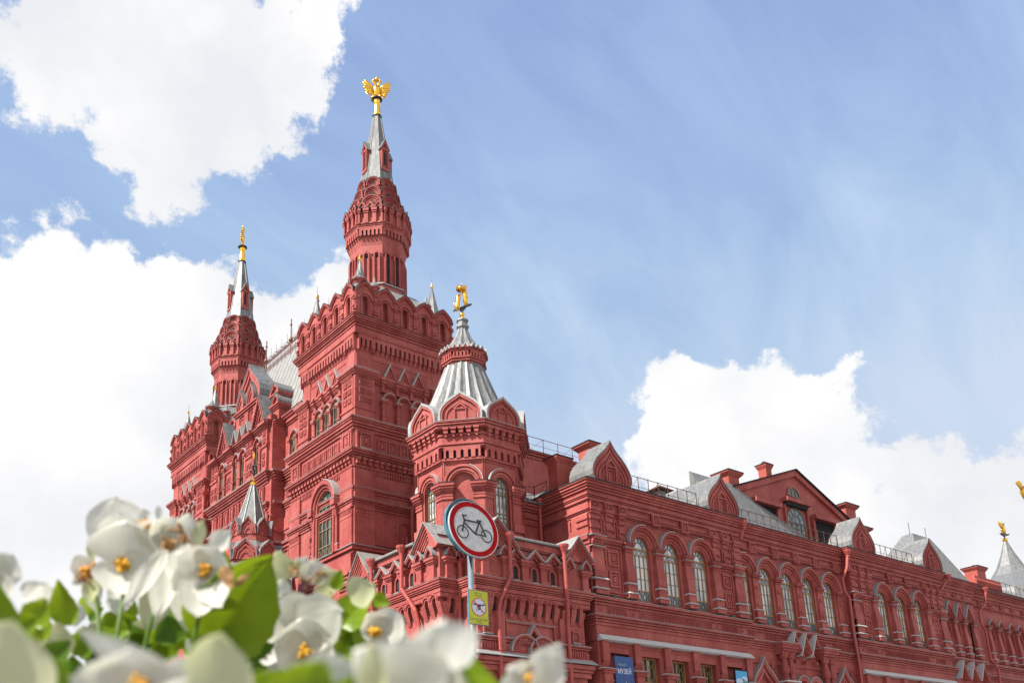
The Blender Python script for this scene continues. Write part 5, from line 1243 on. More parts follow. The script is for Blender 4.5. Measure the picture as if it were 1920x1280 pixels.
# brick gable of the inner hall, with shuttered windows
b = MB(); sh = MB(); zn = MB(); dk = MB()
F = Fr((0, 50), (1, 0)); PX, PL_, PR_ = 78.0, 68.2, 88.2
prism(b, F, [(PL_, 26), (PR_, 26), (PR_, 29.9), (PX, 34.2), (PL_, 30.6)], -6, 0)
band(b, F, [(PL_ - .3, 30.75), (PX, 34.5), (PR_ + .4, 29.95)], [(PL_ - .3, 30.2), (PX, 33.9), (PR_ + .4, 29.4)], -6, .3)
band(zn, F, [(PL_ - .5, 30.8), (PX, 34.6), (PR_ + .6, 29.98)], [(PL_ - .5, 30.72), (PX, 34.5), (PR_ + .6, 29.88)], -6, .5)
for (x0, x1, z0, z1) in ((71.0, 74.3, 27.4, 29.9), (80.3, 83.7, 27.0, 29.9)):
    box(sh, F, x0 + .1, x1 - .1, z0, z1, .02, .1); 
    for k in range(14): box(sh, F, x0 + .12, x1 - .12, z0 + k * .2, z0 + k * .2 + .12, .1, .13)
    box(b, F, x0 - .3, x1 + .3, z1, z1 + .42, 0, .7); box(b, F, x0 - .3, x0, 26, z1, 0, .3); box(b, F, x1, x1 + .3, 26, z1, 0, .3)
box(b, F, 75.6, 79.4, 30.9, 31.3, 0, .7); box(dk, F, 75.8, 79.2, 30.6, 30.9, 0, .4); box(b, F, 75.6, 75.8, 27, 30.6, 0, .25); box(b, F, 79.2, 79.4, 27, 30.6, 0, .25)
ring(b, F, 77.6, 31.75, .95, 1.1, 0, .1, 12)
hg = mpart(b, 'hall_gable', M_BRICK); sub(sh, 'roller_shutter', M_SHUT, hg); sub(zn, 'gable_edge', M_DARK, hg); sub(dk, 'window_hood', M_DARK, hg)
window(F, 77.5, 1.45, 27.2, 29.1, .03, 'big', M_SKYG)
pn = MB(); fb = MB(); prism(pn, F, arc(77.6, 31.75, .95, 12), .02, .05); ring(fb, F, 77.6, 31.75, .88, .95, .03, .12, 10); box(fb, F, 76.7, 78.5, 31.73, 31.8, .03, .12)
for u in (77.3, 77.9): box(fb, F, u - .03, u + .03, 31.75, 32.6, .04, .1)
base = F.P(77.35, 31.95, 0); w = fb.build('lunette_window', M_BAR, MUS, loc=base); w.location = base - Vector((40, 60, 0)); g_ = pn.build('pane', M_DARKG, w, loc=base); g_.location = (0, 0, 0)
# roof vent, dormer roofs, metal tent roof, far tent with gilded griffin
b = MB(); zn = MB()
solid(zn, rect(55.3, 56.0, 47.4, 48.1), 26.4, 27.25); solid(b, rect(54.9, 56.7, 47.0, 48.6), 27.35, 27.85, rect(55.7, 55.85, 47.7, 47.85))
for x in (55.35, 55.9): tube(zn, [(x, 47.45, 27.2), (x, 47.45, 27.4)], .04, 4)
mpart(b, 'vent_hood', M_RUST)
zn.add([(59.0, 48.0, 27.0), (64.0, 48.0, 27.0), (61.4, 48.0, 29.4), (61.4, 52, 29.4), (66.5, 52, 27.0), (59, 52, 27)], [(0, 1, 2), (1, 4, 3, 2), (0, 2, 3, 5), (3, 4, 5), (0, 5, 4, 1)])
tri = Fr((61.5, 48.0), (1, 0)); frame(zn, tri, -.9, .9, 27.1, 27.9, .06, 0, .08)
for k in range(7): box(zn, tri, -.8 + k * .25, -.76 + k * .25, 27.1, 27.9, 0, .05)
mpart(zn, 'roof_dormer', M_ZINC)
t_ = MB(); P0 = rect(94.5, 107.0, 47.0, 55.0); P1 = rect(99.6, 103.4, 50.0, 51.2); solid(t_, P0, 25.0, 31.8, P1)
for (x, y) in ((99.6, 50.3), (103.2, 50.3)): tube(t_, [(x, y, 31.7), (x, y, 33.1)], .045, 5)
F = Fr((94.5 + 2.6, 48.5), (0, -1))
mpart(t_, 'metal_tent_roof', M_ZINC)
b = MB(); solid(b, rect(103.0, 109.0, 45.7, 46.2), 25.0, 26.5); dentils(b, Fr((103, 45.7), (1, 0)), 0, 6, 25.4, 26.2, 0, .08, .3, .5); mpart(b, 'parapet_block', M_BRICK2)
t_ = MB(); cx, cy = 118.5, 48.0+0.0
cx, cy = 147.5, 60.0
lathe(t_, (cx, cy, 41.1), [(15.5, -13), (14, -9.6), (9.5, -8.2), (5.4, -6.9), (3.0, -5.4), (1.9, -3.9), (.95, -1.8), (.3, 0)], 8, pi / 8)
far = mpart(t_, 'far_tent_roof', M_ZINC)
k = MB(); lathe(k, (cx, cy, 40.7), [(.42, 0), (.26, .4), (.22, .6), (.4, .75), (.55, 1.1), (.4, 1.4), (.14, 1.6), (.1, 2.1)], 14)
tube(k, [(cx + .1, cy, 43.2), (cx + .2, cy, 43.7), (cx, cy, 44.4), (cx + .35, cy, 45.0), (cx + .75, cy, 45.5), (cx + 1.2, cy, 45.55)], .3, 9, [.15, .42, .4, .24, .2, .05])
for q in range(5):
    a = R(104 + q * 12); tube(k, [(cx - .1, cy, 44.3), (cx - .1 + .9 * math.cos(a), cy, 44.3 + .9 * math.sin(a)), (cx - .1 + 2.0 * math.cos(a), cy, 44.3 + 2.0 * math.sin(a))], .16, 7, [.22, .2, .04])
tube(k, [(cx + .2, cy, 43.8), (cx + .7, cy, 43.9), (cx + .8, cy, 43.3)], .1, 6); tube(k, [(cx - .2, cy, 43.7), (cx - .9, cy, 43.5), (cx - 1.1, cy, 44.1)], .07, 6)
k.v = [(cx + (x - cx) * .75, cy + (y - cy) * .75, 40.6 + (z - 40.7) * .72) for x, y, z in k.v]
sub(k, 'gilded_griffin', M_GOLD, far, True)
k = MB(); Fq = Fr((cx, cy), (1, 0)); prism(k, Fq, [(-1.5, 42.9), (0, 42.6), (1.6, 43.1), (2.2, 43.6), (0, 43.1), (-1.4, 43.2)], -.15, .15); k.v = [(cx + (x - cx) * .8, cy + (y - cy) * .8, 40.6 + (z - 40.7) * .72) for x, y, z in k.v]
sub(k, 'griffin_platform', M_IRON, far)
k = MB(); lathe(k, (157.6, 60, 24), [(3.0, 0), (2.4, 3), (.9, 18), (.2, 24), (.1, 26)], 8); fs_ = mpart(k, 'far_spire', M_ZINC)
k = MB(); q = Vector((157.6, 60, 50.0)); tube(k, [q, q + Vector((0, 0, 1.0)), q + Vector((.1, 0, 2.0))], .4, 8, [.2, .5, .3])
for t in range(4): a = R(150 - t * 14); tube(k, [q + Vector((0, 0, 1.4)), q + Vector((1.5 * math.cos(a), 0, 1.4 + 1.2 * math.sin(a))), q + Vector((2.5 * math.cos(a), 0, 1.4 + 1.5 * math.sin(a)))], .15, 6, [.25, .2, .05])
sub(k, 'gilded_bird', M_GOLD, fs_, True)
# upper rear hall wall with railing (right of the turret)
b = MB(); fl = MB(); solid(b, rect(46.5, 62, 57.0, 62), 20, 32.4); sweep(b, rect(46.5, 62, 57, 62), st(32.1, (.2, .1), (.2, .25), (.16, .4))); cap(fl, rect(46.5, 62, 57, 62), 32.66, .4)
mpart(b, 'rear_hall', M_BRICK); mpart(fl, 'rear_hall_flashing', M_DARK)
def railing(pts, h, step, name='roof_railing'):
    m = MB()
    for (a, c) in zip(pts[:-1], pts[1:]):
        a, c = Vector(a), Vector(c); n = max(1, round((c - a).length / step)); up = Vector((0, 0, h))
        tube(m, [a + up, c + up], .028, 4); tube(m, [a + up * .5, c + up * .5], .018, 4)
        for k in range(n + 1):
            p = a + (c - a) * k / n; tube(m, [p, p + up * 1.04], .03, 4)
            if k < n and k % 2 == 0: q = a + (c - a) * (k + 1) / n; tube(m, [p, q + up], .014, 4)
    mpart(m, name, M_RUST)
railing([(47, 57.0, 32.75), (60.5, 57.0, 32.75)], 1.35, 1.6)
railing([(49.6, 45.4, 25.2), (57.2, 45.4, 25.2)], 1.5, 1.05)
railing([(61.5, 45.9, 25.2), (77.2, 45.9, 25.2)], 1.5, 1.0)
railing([(81.8, 45.4, 25.2), (89.5, 45.4, 25.2)], 1.5, 1.0)
railing([(109, 46.2, 25.2), (123, 46.2, 25.2)], 1.5, 1.2)
railing([(43.0, 50.3, 24.7), (44.8, 50.3, 25.0), (44.8, 48.9, 25.0)], 1.3, 1.0)
z = MB(); z.add([(42.0, 50, 24.7), (48, 50, 24.7), (50, 57, 29.0), (44, 57, 29.0), (42, 57, 24.7), (50, 57, 24.7)], [(0, 1, 2, 3), (0, 3, 4), (1, 5, 2), (0, 4, 5, 1), (3, 2, 5, 4)]); mpart(z, 'link_roof', M_ZINC)
# ---- downpipes
def pipe(pts, funnel=True, r=.13):
    m = MB()
    tube(m, pts, r, 10)
    if funnel: p = pts[0]; lathe(m, (p[0], p[1], p[2] - .1), [(r, -.3), (.16, -.1), (.34, .28), (.36, .42), (.28, .42)], 10)
    P = [Vector(p) for p in pts]
    for a, c in zip(P[:-1], P[1:]):
        L = (c - a).length
        if L > 3:
            n = int(L / 2.6)
            for k in range(1, n + 1): q = a + (c - a) * (k / (n + 1)); lathe(m, q, [(r + .02, -.05), (r + .035, 0), (r + .02, .05)], 10)
    mpart(m, 'downpipe', M_PIPE)
def FBp(x, z, d): return tuple(FB.P(xb(x), z, d))
def FAp(y, z, d): return tuple(FA.P(ya(y), z, d))
pipe([FBp(37.15, 19.5, .8), FBp(37.15, 17.1, .82), FBp(36.55, 15.5, .42), FBp(36.5, 14.8, .3), FBp(36.5, 8, .3)])
pipe([FBp(41.75, 19.5, .8), FBp(41.75, 16.9, .82), FBp(42.15, 15.4, .42), FBp(42.2, 14.8, .3), FBp(42.2, 8, .3)])
pipe([(34.75, 46.35, 19.0), (34.75, 46.2, 17.1), (34.85, 46.55, 15.5), (34.85, 46.6, 8)], False)
pipe([FAp(49.95, 19.5, .8), FAp(49.95, 17.0, .82), FAp(48.9, 15.4, .5), FAp(48.8, 14.6, .35), FAp(48.8, 8, .3)])
pipe([FAp(53.6, 19.5, .8), FAp(53.6, 16.8, .8), FAp(53.6, 15, .4), FAp(53.6, 8, .3)])
pipe([(34.1, 57.2, 19.4), (34.1, 57.2, 12)])
pipe([(76.5, 44.6, 24.6), (76.2, 44.7, 23.2), (75.9, 45.1, 22.3), (76.0, 45.1, 21.2), (76.25, 44.9, 20.6), (76.25, 44.95, 17.3), (76.25, 44.85, 15), (76.25, 44.95, 8)])
pipe([(61.75, 44.6, 24.7), (61.6, 44.9, 23.6)], True)
pipe([(94.6, 44.6, 24.8), (94.2, 44.9, 24.2), (93.6, 45.1, 23.4)], True)
pipe([(103.8, 45.2, 24.8), (103.6, 45.4, 23.4), (102.5, 45.7, 22.4), (102.5, 45.7, 21.2), (103.0, 45.6, 20.4), (103.0, 45.6, 17.4), (103.6, 45.3, 16.4), (103.6, 45.6, 10)])
pipe([(44.55, 49.5, 24.7), (44.55, 49.55, 19.5)])
pipe([(40.75, 59.75, 29.6), (40.75, 59.8, 27.4), (40.45, 59.8, 26.6), (40.45, 59.8, 20)])
pipe([(39.95, 59.85, 24.2), (39.95, 59.85, 20)], False, .09)
pipe([(35.6, 89.4, 35.9), (35.6, 89.4, 33.4), (35.1, 88.6, 32.2), (35.1, 88.6, 24)])
# floodlights on the sills
for x in (46.6, 48.3, 51.4, 54.6, 57.7, 59.3, 63.6, 66.6, 69.6, 72.6, 78.6, 80.3, 83.4, 86.5):
    m = MB(); y = WY - .2 if x < 61 or x > 77 else WY + RC - .2
    solid(m, rect(x - .22, x + .22, y - .12, y + .12), 17.0, 17.13); tube(m, [(x, y, 16.95), (x, y, 17.08)], .03, 5); mpart(m, 'floodlight', M_IRON)

# ---- little tent-roofed porch on the left, behind the flowers
TX, TYY = 30.5, 66.9
b = MB(); zn = MB(); k = MB()
def og(ap): return octa(TX, TYY, ap, R(10))
solid(b, og(1.35), 0, 25.2); solid(b, og(2.1), 0, 23.2); solid(b, og(3.0), 0, 21.0)
for (ap, z0, h, dd) in ((1.38, 24.4, 1.35, .25), (2.15, 22.2, 1.55, .3), (3.05, 19.9, 1.75, .35)):
    Oc = og(ap)
    for i in range(8):
        F = edgeF(Oc, i); w = F.w; K = [(w / 2 - w / 2 * 1.0, z0), (w / 2 - w * .42, z0 + h * .5), (w / 2, z0 + h), (w / 2 + w * .42, z0 + h * .5), (w, z0)]
        prism(b, F, K, -.4, .02)
        for s1, s2, e in ((1, .88, .16), (.76, .66, .1), (.5, .4, .08)): band(b, F, scaled(K, w / 2, z0, s1), scaled(K, w / 2, z0, s2), -.1, e)
        ring(b, F, w / 2, z0 + .25, w * .13, w * .17, 0, .08, 10)
        band(zn, F, scaled(K, w / 2, z0 - .03, 1.06), scaled(K, w / 2, z0, 1.0), -1.0 if ap > 1.5 else -.5, .2)
P0 = og(1.25); solid(zn, P0, 24.9, 28.8, og(.16))
for i in range(8):
    a, c = P0[i], og(.16)[i]; tube(zn, [(a[0], a[1], 24.9), (c[0], c[1], 28.8)], .06, 5)
sweep(zn, og(2.0), [(-1, 23.6), (.1, 23.0), (.1, 23.05), (-1, 24.3)])
sweep(zn, og(2.95), [(-1, 21.6), (.1, 20.9), (.1, 20.95), (-1, 22.2)])
po = mpart(b, 'entrance_porch', M_BRICK); sub(zn, 'tent_roof', M_ZINC, po)
lathe(k, (TX, TYY, 28.75), [(.26, 0), (.22, .2), (.08, .42), (.05, .6)], 10); lathe(k, (TX, TYY, 30.9), [(.02, 0), (.07, .12), (.09, .3), (.05, .5), (.01, .65)], 8); sub(k, 'gilded_tip', M_GOLD, po)
k = MB(); tube(k, [(TX, TYY, 29.2), (TX, TYY, 31.2)], .04, 5)
for q in range(4): a = q * pi / 2; tube(k, [(TX, TYY, 29.6), (TX + .3 * math.cos(a), TYY + .3 * math.sin(a), 29.95), (TX + .12 * math.cos(a), TYY + .12 * math.sin(a), 30.3)], .035, 5)
lathe(k, (TX, TYY, 30.2), [(.04, 0), (.22, .1), (.04, .3)], 8); sub(k, 'iron_stem', M_IRON, po)
# ================================================================== road sign on its pole
def flat(n, c, r=.5): return mat(n, c, r)
M_RED = mat('sign_red', (.30, .004, .006), .7, spec=.1); M_SWH = mat('sign_white', (.46, .46, .47), .5, noise=(14, (.39, .39, .40), .45, .6)); M_SBK = flat('sign_black', (.012, .013, .015), .4)
M_TEAL = mat('sign_back', (.07, .17, .22), .5, noise=(10, (.04, .11, .15), .4, .6)); M_GALV = mat('galvanised_pole', (.11, .14, .165), .5, .1, noise=(12, (.15, .18, .20), .4, .6))
M_YEL = mat('sign_yellow', (.55, .55, .03), .5, noise=(10, (.48, .47, .03), .4, .6)); M_RED2 = flat('icon_red', (.6, .03, .04)); M_LIL = flat('icon_ground', (.58, .60, .72))
SY = 8.43; SX, SZ = 6.552, 5.035
root = empty('road_sign', (SX + .01, SY + .1, 0), 'round no-cycling road sign with a small yellow no-fly plate on a grey pole', 'road sign')
def rpart(mb, name, m, smooth=False, par=None):
    o = mb.build(name, m, par or root, smooth)
    if par is None: o.location = -Vector(root.location)
    return o
m = MB(); tube(m, [(SX + .01, SY + .1, 0), (SX + .01, SY + .1, 5.3)], .036, 20); rpart(m, 'pole', M_GALV, True)
def disc(mb, F, uc, zc, r0, r1, d0, d1, n=64):
    a = [2 * pi * k / n for k in range(n + 1)]
    if r0 == 0: prism(mb, F, [(uc + r1 * math.cos(t), zc + r1 * math.sin(t)) for t in a[:-1]], d0, d1)
    else: band(mb, F, [(uc + r1 * math.cos(t), zc + r1 * math.sin(t)) for t in a], [(uc + r0 * math.cos(t), zc + r0 * math.sin(t)) for t in a], d0, d1)
class FrT(Fr):                                                   # plate leaning slightly back
    def P(s, u, z, d):
        a = R(7.5); h = z - SZ; return s.o + s.u * u + s.n * (d * math.cos(a) - h * math.sin(a)) + Vector((0, 0, SZ + h * math.cos(a) + d * math.sin(a)))
F = FrT((SX, SY), (1, 0))
m = MB(); disc(m, F, 0, SZ, 0, .35, -.012, 0); disc(m, F, 0, SZ, .345, .352, -.014, .003); plate = rpart(m, 'sign_plate', M_SWH)
m = MB(); disc(m, F, 0, SZ, .282, .342, 0, .002); q = rpart(m, 'red_ring', M_RED, par=plate)
m = MB(); disc(m, FrT((SX - .005, SY + .075), (1, 0)), 0, SZ + .04, 0, .352, -.01, .012); disc(m, FrT((SX - .005, SY + .075), (1, 0)), 0, SZ + .04, .345, .354, -.02, .03); rpart(m, 'rear_sign_plate', M_TEAL)
m = MB(); disc(m, F, 0, SZ, .33, .351, -.035, -.014); rpart(m, 'plate_rim', M_TEAL)
# bicycle pictogram, drawn in the plane of the plate
m = MB()
def stroke(p, q_, w=.0105, d1=.0034):
    p, q_ = Vector(p), Vector(q_); t = (q_ - p).normalized(); n = Vector((-t.y, t.x)) * w; p = p - t * w * .6; q_ = q_ + t * w * .6
    prism(m, F, [(a.x, a.y + SZ) for a in (p - n, q_ - n, q_ + n, p + n)], 0, d1)
WL, WR, WZ = -.168, .172, -.062
for wx in (WL, WR): disc(m, F, wx, SZ + WZ, .069, .083, 0, .0032, 40)
bb_ = (.012, -.062)
stroke((WL - .006, WZ + .008), (-.126, .09)); stroke((-.126, .09), (-.134, .125)); stroke((-.134, .128), (-.144, .15), .009); stroke((-.144, .153), (-.09, .153), .009)
stroke((-.12, .093), (.092, .093)); stroke((-.126, .055), bb_); stroke(bb_, (.088, .1)); stroke((.095, .095), (.16, -.068)); stroke(bb_, (.16, -.064), .008); stroke((.058, .118), (.118, .118), .010)
rpart(m, 'bicycle_pictogram', M_SBK, par=plate)
# little bolts and clamps
m = MB(); disc(m, F, 0, SZ + .055, 0, .006, 0, .006, 10); disc(m, F, 0, SZ - .03, 0, .006, 0, .006, 10); disc(m, F, 0, SZ + .325, 0, .006, 0, .006, 10)
for z in (SZ + .12, SZ - .16): box(m, F, -.05, .06, z - .015, z + .015, -.14, -.018)
rpart(m, 'clamp', M_GALV)
# yellow plate
YX, YZ = 6.597, 4.120; F2 = Fr((YX, SY + .02), (1, 0))
m = MB(); box(m, F2, -.135, .135, YZ - .195, YZ + .195, -.012, 0); yp = rpart(m, 'no_fly_plate', M_YEL)
m = MB(); frame(m, F2, -.137, .137, YZ - .197, YZ + .197, .004, -.03, .001); rpart(m, 'plate_edge', M_TEAL)
m = MB(); disc(m, F2, 0, YZ + .005, 0, .1, 0, .0014); rpart(m, 'icon_ground', M_LIL, par=yp)
m = MB(); disc(m, F2, 0, YZ + .005, .095, .104, .0014, .003); Fk = F; F = F2
def stroke2(mb, p, q_, w, d0, d1):
    p, q_ = Vector(p), Vector(q_); t = (q_ - p).normalized(); n = Vector((-t.y, t.x)) * w
    prism(mb, F2, [(a.x, a.y + YZ) for a in (p - n, q_ - n, q_ + n, p + n)], d0, d1)
stroke2(m, (-.068, .072), (.07, -.064), .006, .0026, .004); rpart(m, 'ban_ring', M_RED2, par=yp)
m = MB()
stroke2(m, (-.075, .03), (.08, .03), .006, .0014, .0024); prism(m, F2, [(-.032, YZ + .032), (.032, YZ + .032), (.022, YZ - .004), (-.02, YZ - .004)], .0014, .0024)
for x in (-.07, .075): stroke2(m, (x - .03, .042), (x + .03, .042), .0022, .0014, .0024); stroke2(m, (x, .03), (x, .044), .003, .0014, .0024)
for s in (-1, 1): stroke2(m, (s * .028, 0), (s * .036, -.05), .0025, .0014, .0024)
disc(m, F2, 0, YZ - .018, 0, .014, .0014, .0024, 12); rpart(m, 'drone_icon', M_SBK, par=yp)
def text_mesh(s, size, F, uc, z, d, m_, par, name, align='CENTER', sx=1.0, depth=.0):
    cu = bpy.data.curves.new(name, 'FONT'); cu.body = s; cu.size = size; cu.align_x = align; cu.extrude = depth
    o = bpy.data.objects.new(name, cu); C.objects.link(o); dg = bpy.context.evaluated_depsgraph_get()
    me = bpy.data.meshes.new_from_object(o.evaluated_get(dg)); bpy.data.objects.remove(o)
    for v in me.vertices: v.co = F.P(uc + v.co.x * sx, z + v.co.y, d + v.co.z)
    me.materials.clear(); me.materials.append(m_); t = bpy.data.objects.new(name, me); C.objects.link(t); t.parent = par; return t
M_DKG = flat('dark_green_lettering', (.05, .09, .01))
for s, z, sz in (('NO FLY', .152, .034), ('ZONE', .121, .034), ('БЕСПОЛЁТНАЯ', -.150, .031), ('ЗОНА', -.180, .031)): text_mesh(s, sz, F2, 0, YZ + z, .0012, M_DKG, yp, 'lettering', sx=1.0)

# ================================================================== banners on the wing
M_BLUE = mat('banner_blue', (.012, .075, .25), .5, noise=(1.2, (.02, .05, .20), .4, .6))
F = Fr((46.92, 44.62), (1, 0))
m = MB(); box(m, F, -.86, .86, 9.4, 12.93, -.06, 0); bn = m.build('museum_banner', M_BLUE); tag(bn, 'blue hanging banner with white museum lettering above cream drawings of domes', 'banner')
M_WLET = flat('white_lettering', (.75, .74, .80)); M_GLET = flat('green_lettering', (.26, .42, .33)); M_CREAM = flat('print_cream', (.62, .52, .46)); M_PGR = flat('print_grey', (.30, .33, .38)); M_PPK = flat('print_pink', (.50, .33, .36)); M_PGN = flat('print_green', (.42, .52, .40)); M_PDK = flat('print_plum', (.10, .05, .13))
text_mesh('НОВЫЙ', .22, F, -.64, 12.30, .004, M_GLET, bn, 'lettering', 'LEFT')
text_mesh('МУЗЕЙ', .46, F, -.68, 11.78, .004, M_WLET, bn, 'lettering', 'LEFT', .82)
def pr(name, mm, shapes, d=.004):
    m = MB()
    for k, s in enumerate(shapes): prism(m, F, s, 0, d + .0007 * k)
    o = m.build(name, mm, bn); return o
def bl(cx, cz, rx, rz, n=14): return [(cx + rx * math.cos(2 * pi * k / n), cz + rz * math.sin(2 * pi * k / n)) for k in range(n)]
pr('printed_towers', M_PGN, [[(-.12, 9.6), (-.12, 10.6), (-.02, 10.95), (.08, 11.3), (.18, 10.95), (.34, 10.6), (.34, 9.6)], [(-.22, 9.6), (-.22, 10.3), (-.1, 10.5), (-.1, 9.6)]])
pr('printed_towers', M_PGR, [[(.0, 9.6), (.0, 10.5), (.1, 10.9), (.22, 10.5), (.22, 9.6)], [(.42, 9.8), (.45, 10.8), (.48, 9.8)], [(.58, 9.8), (.62, 10.9), (.67, 9.8)]], .012)
pr('printed_birds', M_CREAM, [bl(-.45, 10.2, .22, .35), bl(-.6, 10.7, .1, .2), bl(.55, 9.9, .3, .35), bl(-.3, 10.95, .05, .2), bl(.05, 10.0, .12, .5), bl(-.66, 9.8, .16, .3)], .022)
pr('printed_flowers', M_PPK, [bl(-.3, 10.9, .12, .14), bl(-.5, 9.9, .12, .2), bl(.3, 9.8, .14, .2)], .034)
pr('printed_flowers', M_PDK, [bl(-.34, 10.95, .07, .09), bl(-.28, 10.4, .06, .15), bl(.5, 9.75, .1, .14), bl(-.55, 10.0, .05, .1)], .044)
F = Fr((59.39, 44.62), (1, 0))
m = MB(); frame(m, F, -.79, .79, 9.4, 12.95, .07, -.1, .03); box(m, F, -.72, .72, 9.47, 12.88, -.1, -.02)
ps = m.build('landscape_poster', M_SHUT); tag(ps, 'dark framed poster of a yellow field under trees and blue sky', 'poster')
def pp(name, c, shapes, d):
    m = MB()
    for s in shapes: prism(m, F, s, -.03, d)
    o = m.build(name, flat(name, c), ps)
pp('printed_sky', (.05, .33, .60), [[(-.72, 9.6), (.72, 9.6), (.72, 12.88), (-.72, 12.88)]], 0.0)
pp('printed_clouds', (.42, .55, .72), [bl(-.2, 12.1, .6, .2), bl(.35, 12.3, .4, .2), bl(.1, 12.0, .6, .25), bl(-.62, 12.5, .1, .3)][:1] + [bl(.35, 12.3, .34, .2)], .004)
pp('printed_trees', (.09, .19, .13), [[(-.72, 11.3), (.72, 11.3), (.72, 12.0), (.55, 12.15), (.4, 12.05), (.25, 12.3), (.1, 12.0), (-.1, 12.0), (-.2, 11.85), (-.3, 12.0), (-.45, 11.8), (-.6, 11.85), (-.72, 11.7)]], .008)
pp('printed_field', (.60, .46, .06), [[(-.72, 9.47), (.72, 9.47), (.72, 11.3), (-.72, 11.35)]], .012)

# ================================================================== begonias close to the lens
RV, UV, FV = X.copy(), Y_.copy(), -Z_
def at(px, py, dep):
    v = CM @ Vector((px - PPX, -(py - PPY), -FPX)); return EYE + v * (dep / FPX)
def leafy(name, c1, c2, trans, tcol, rough=.45, scale=30, vein=0):
    m = bpy.data.materials.new(name); m.use_nodes = True; t = m.node_tree; b = t.nodes['Principled BSDF']; N = t.nodes.new; L = t.links.new
    tc_ = N('ShaderNodeTexCoord'); oi = N('ShaderNodeObjectInfo')
    n = N('ShaderNodeTexNoise'); n.inputs['Scale'].default_value = scale; n.inputs['Detail'].default_value = 5; L(tc_.outputs['Object'], n.inputs['Vector'])
    ad = N('ShaderNodeMath'); ad.operation = 'MULTIPLY_ADD'; L(oi.outputs['Random'], ad.inputs[0]); ad.inputs[1].default_value = .35; L(n.outputs['Fac'], ad.inputs[2])
    mr = N('ShaderNodeMapRange'); L(ad.outputs[0], mr.inputs['Value']); mr.inputs['From Min'].default_value = .4; mr.inputs['From Max'].default_value = .95
    x = N('ShaderNodeMixRGB'); L(mr.outputs[0], x.inputs[0]); x.inputs[1].default_value = (*c1, 1); x.inputs[2].default_value = (*c2, 1)
    L(x.outputs[0], b.inputs['Base Color']); b.inputs['Roughness'].default_value = rough; b.inputs['Specular IOR Level'].default_value = .35
    tr = N('ShaderNodeBsdfTranslucent'); mt = N('ShaderNodeMixRGB'); mt.blend_type = 'MIX'; mt.inputs[0].default_value = .6; L(x.outputs[0], mt.inputs[1]); mt.inputs[2].default_value = (*tcol, 1); L(mt.outputs[0], tr.inputs['Color'])
    ms = N('ShaderNodeMixShader'); ms.inputs[0].default_value = trans; L(b.outputs[0], ms.inputs[1]); L(tr.outputs[0], ms.inputs[2])
    L(ms.outputs[0], t.nodes['Material Output'].inputs['Surface'])
    n2 = N('ShaderNodeTexNoise'); n2.inputs['Scale'].default_value = scale * 4; L(tc_.outputs['Object'], n2.inputs['Vector'])
    bp = N('ShaderNodeBump'); bp.inputs['Strength'].default_value = .3; bp.inputs['Distance'].default_value = .001; L(n2.outputs['Fac'], bp.inputs['Height']); L(bp.outputs[0], b.inputs['Normal'])
    return m
M_PETAL = leafy('white_petal', (.70, .70, .64), (.79, .78, .71), .42, (.82, .81, .64), .5)
M_PETALC = leafy('cream_petal', (.56, .58, .30), (.66, .66, .46), .42, (.70, .72, .35), .5)
M_LEAF = leafy('begonia_leaf', (.11, .20, .006), (.22, .32, .012), .42, (.42, .55, .02), .33, 40)
M_LEAFD = leafy('dark_begonia_leaf', (.045, .11, .008), (.10, .18, .012), .3, (.2, .38, .03), .35, 40)
M_STEM = leafy('begonia_stem', (.08, .16, .02), (.15, .25, .04), .3, (.4, .5, .1), .4)
M_STAM = mat('yellow_stamen', (.72, .44, .015), .6, noise=(300, (.62, .25, .01), .4, .6))
M_STAMB = mat('brown_stamen', (.42, .15, .015), .7, noise=(300, (.65, .32, .03), .4, .6))
M_DRY = mat('withered_brown', (.22, .09, .03), .8, noise=(120, (.45, .28, .12), .4, .6))

def sheet(mb, base, d, n, L_, W_, cup=.15, bend=.2, kind='petal', seed=0, serr=0):
    """leaf-shaped surface: base point, direction d, normal n"""
    d = d.normalized(); s = d.cross(n).normalized(); n = s.cross(d).normalized(); rs = random.Random(seed)
    NU, NV = 14, 10; vs = []; fs = []; ph = rs.random() * 6
    for i in range(NU + 1):
        t = i / NU
        if kind == 'petal': w = (math.sin(pi * min(1, t * .96 + .04) ** .80)) ** .55
        elif kind == 'narrow': w = math.sin(pi * (t * .95 + .03) ** .85) ** .9
        else: w = (math.sin(pi * (t * .97 + .02) ** .62)) ** .75
        for j in range(-NV, NV + 1):
            v = j / NV; e = 1 + (serr * math.sin(t * 60 + ph) + .05 * math.sin(t * 9 + ph + (v > 0))) * abs(v) ** 3
            x = v * w * W_ * e; y = t * L_ * (1 + .04 * math.sin(v * 5 + ph) * t)
            z = cup * W_ * (v * v - .25) * (1 if kind == 'petal' else 1.3) * (w + .1) + bend * L_ * (t * t) + .02 * L_ * math.sin(v * 3 + ph) * t + .006 * L_ * math.sin(t * 9 + v * 5 + ph) + .004 * L_ * math.sin(v * 22 + ph) * t
            if kind == 'leaf': z += .14 * W_ * abs(v) + .03 * W_ * abs(math.sin(t * 14 - abs(v) * 5))
            vs.append(base + d * y + s * x + n * z)
    k = 2 * NV + 1
    for i in range(NU):
        for j in range(k - 1): fs.append((i * k + j, i * k + j + 1, (i + 1) * k + j + 1, (i + 1) * k + j))
    mb.add(vs, fs)
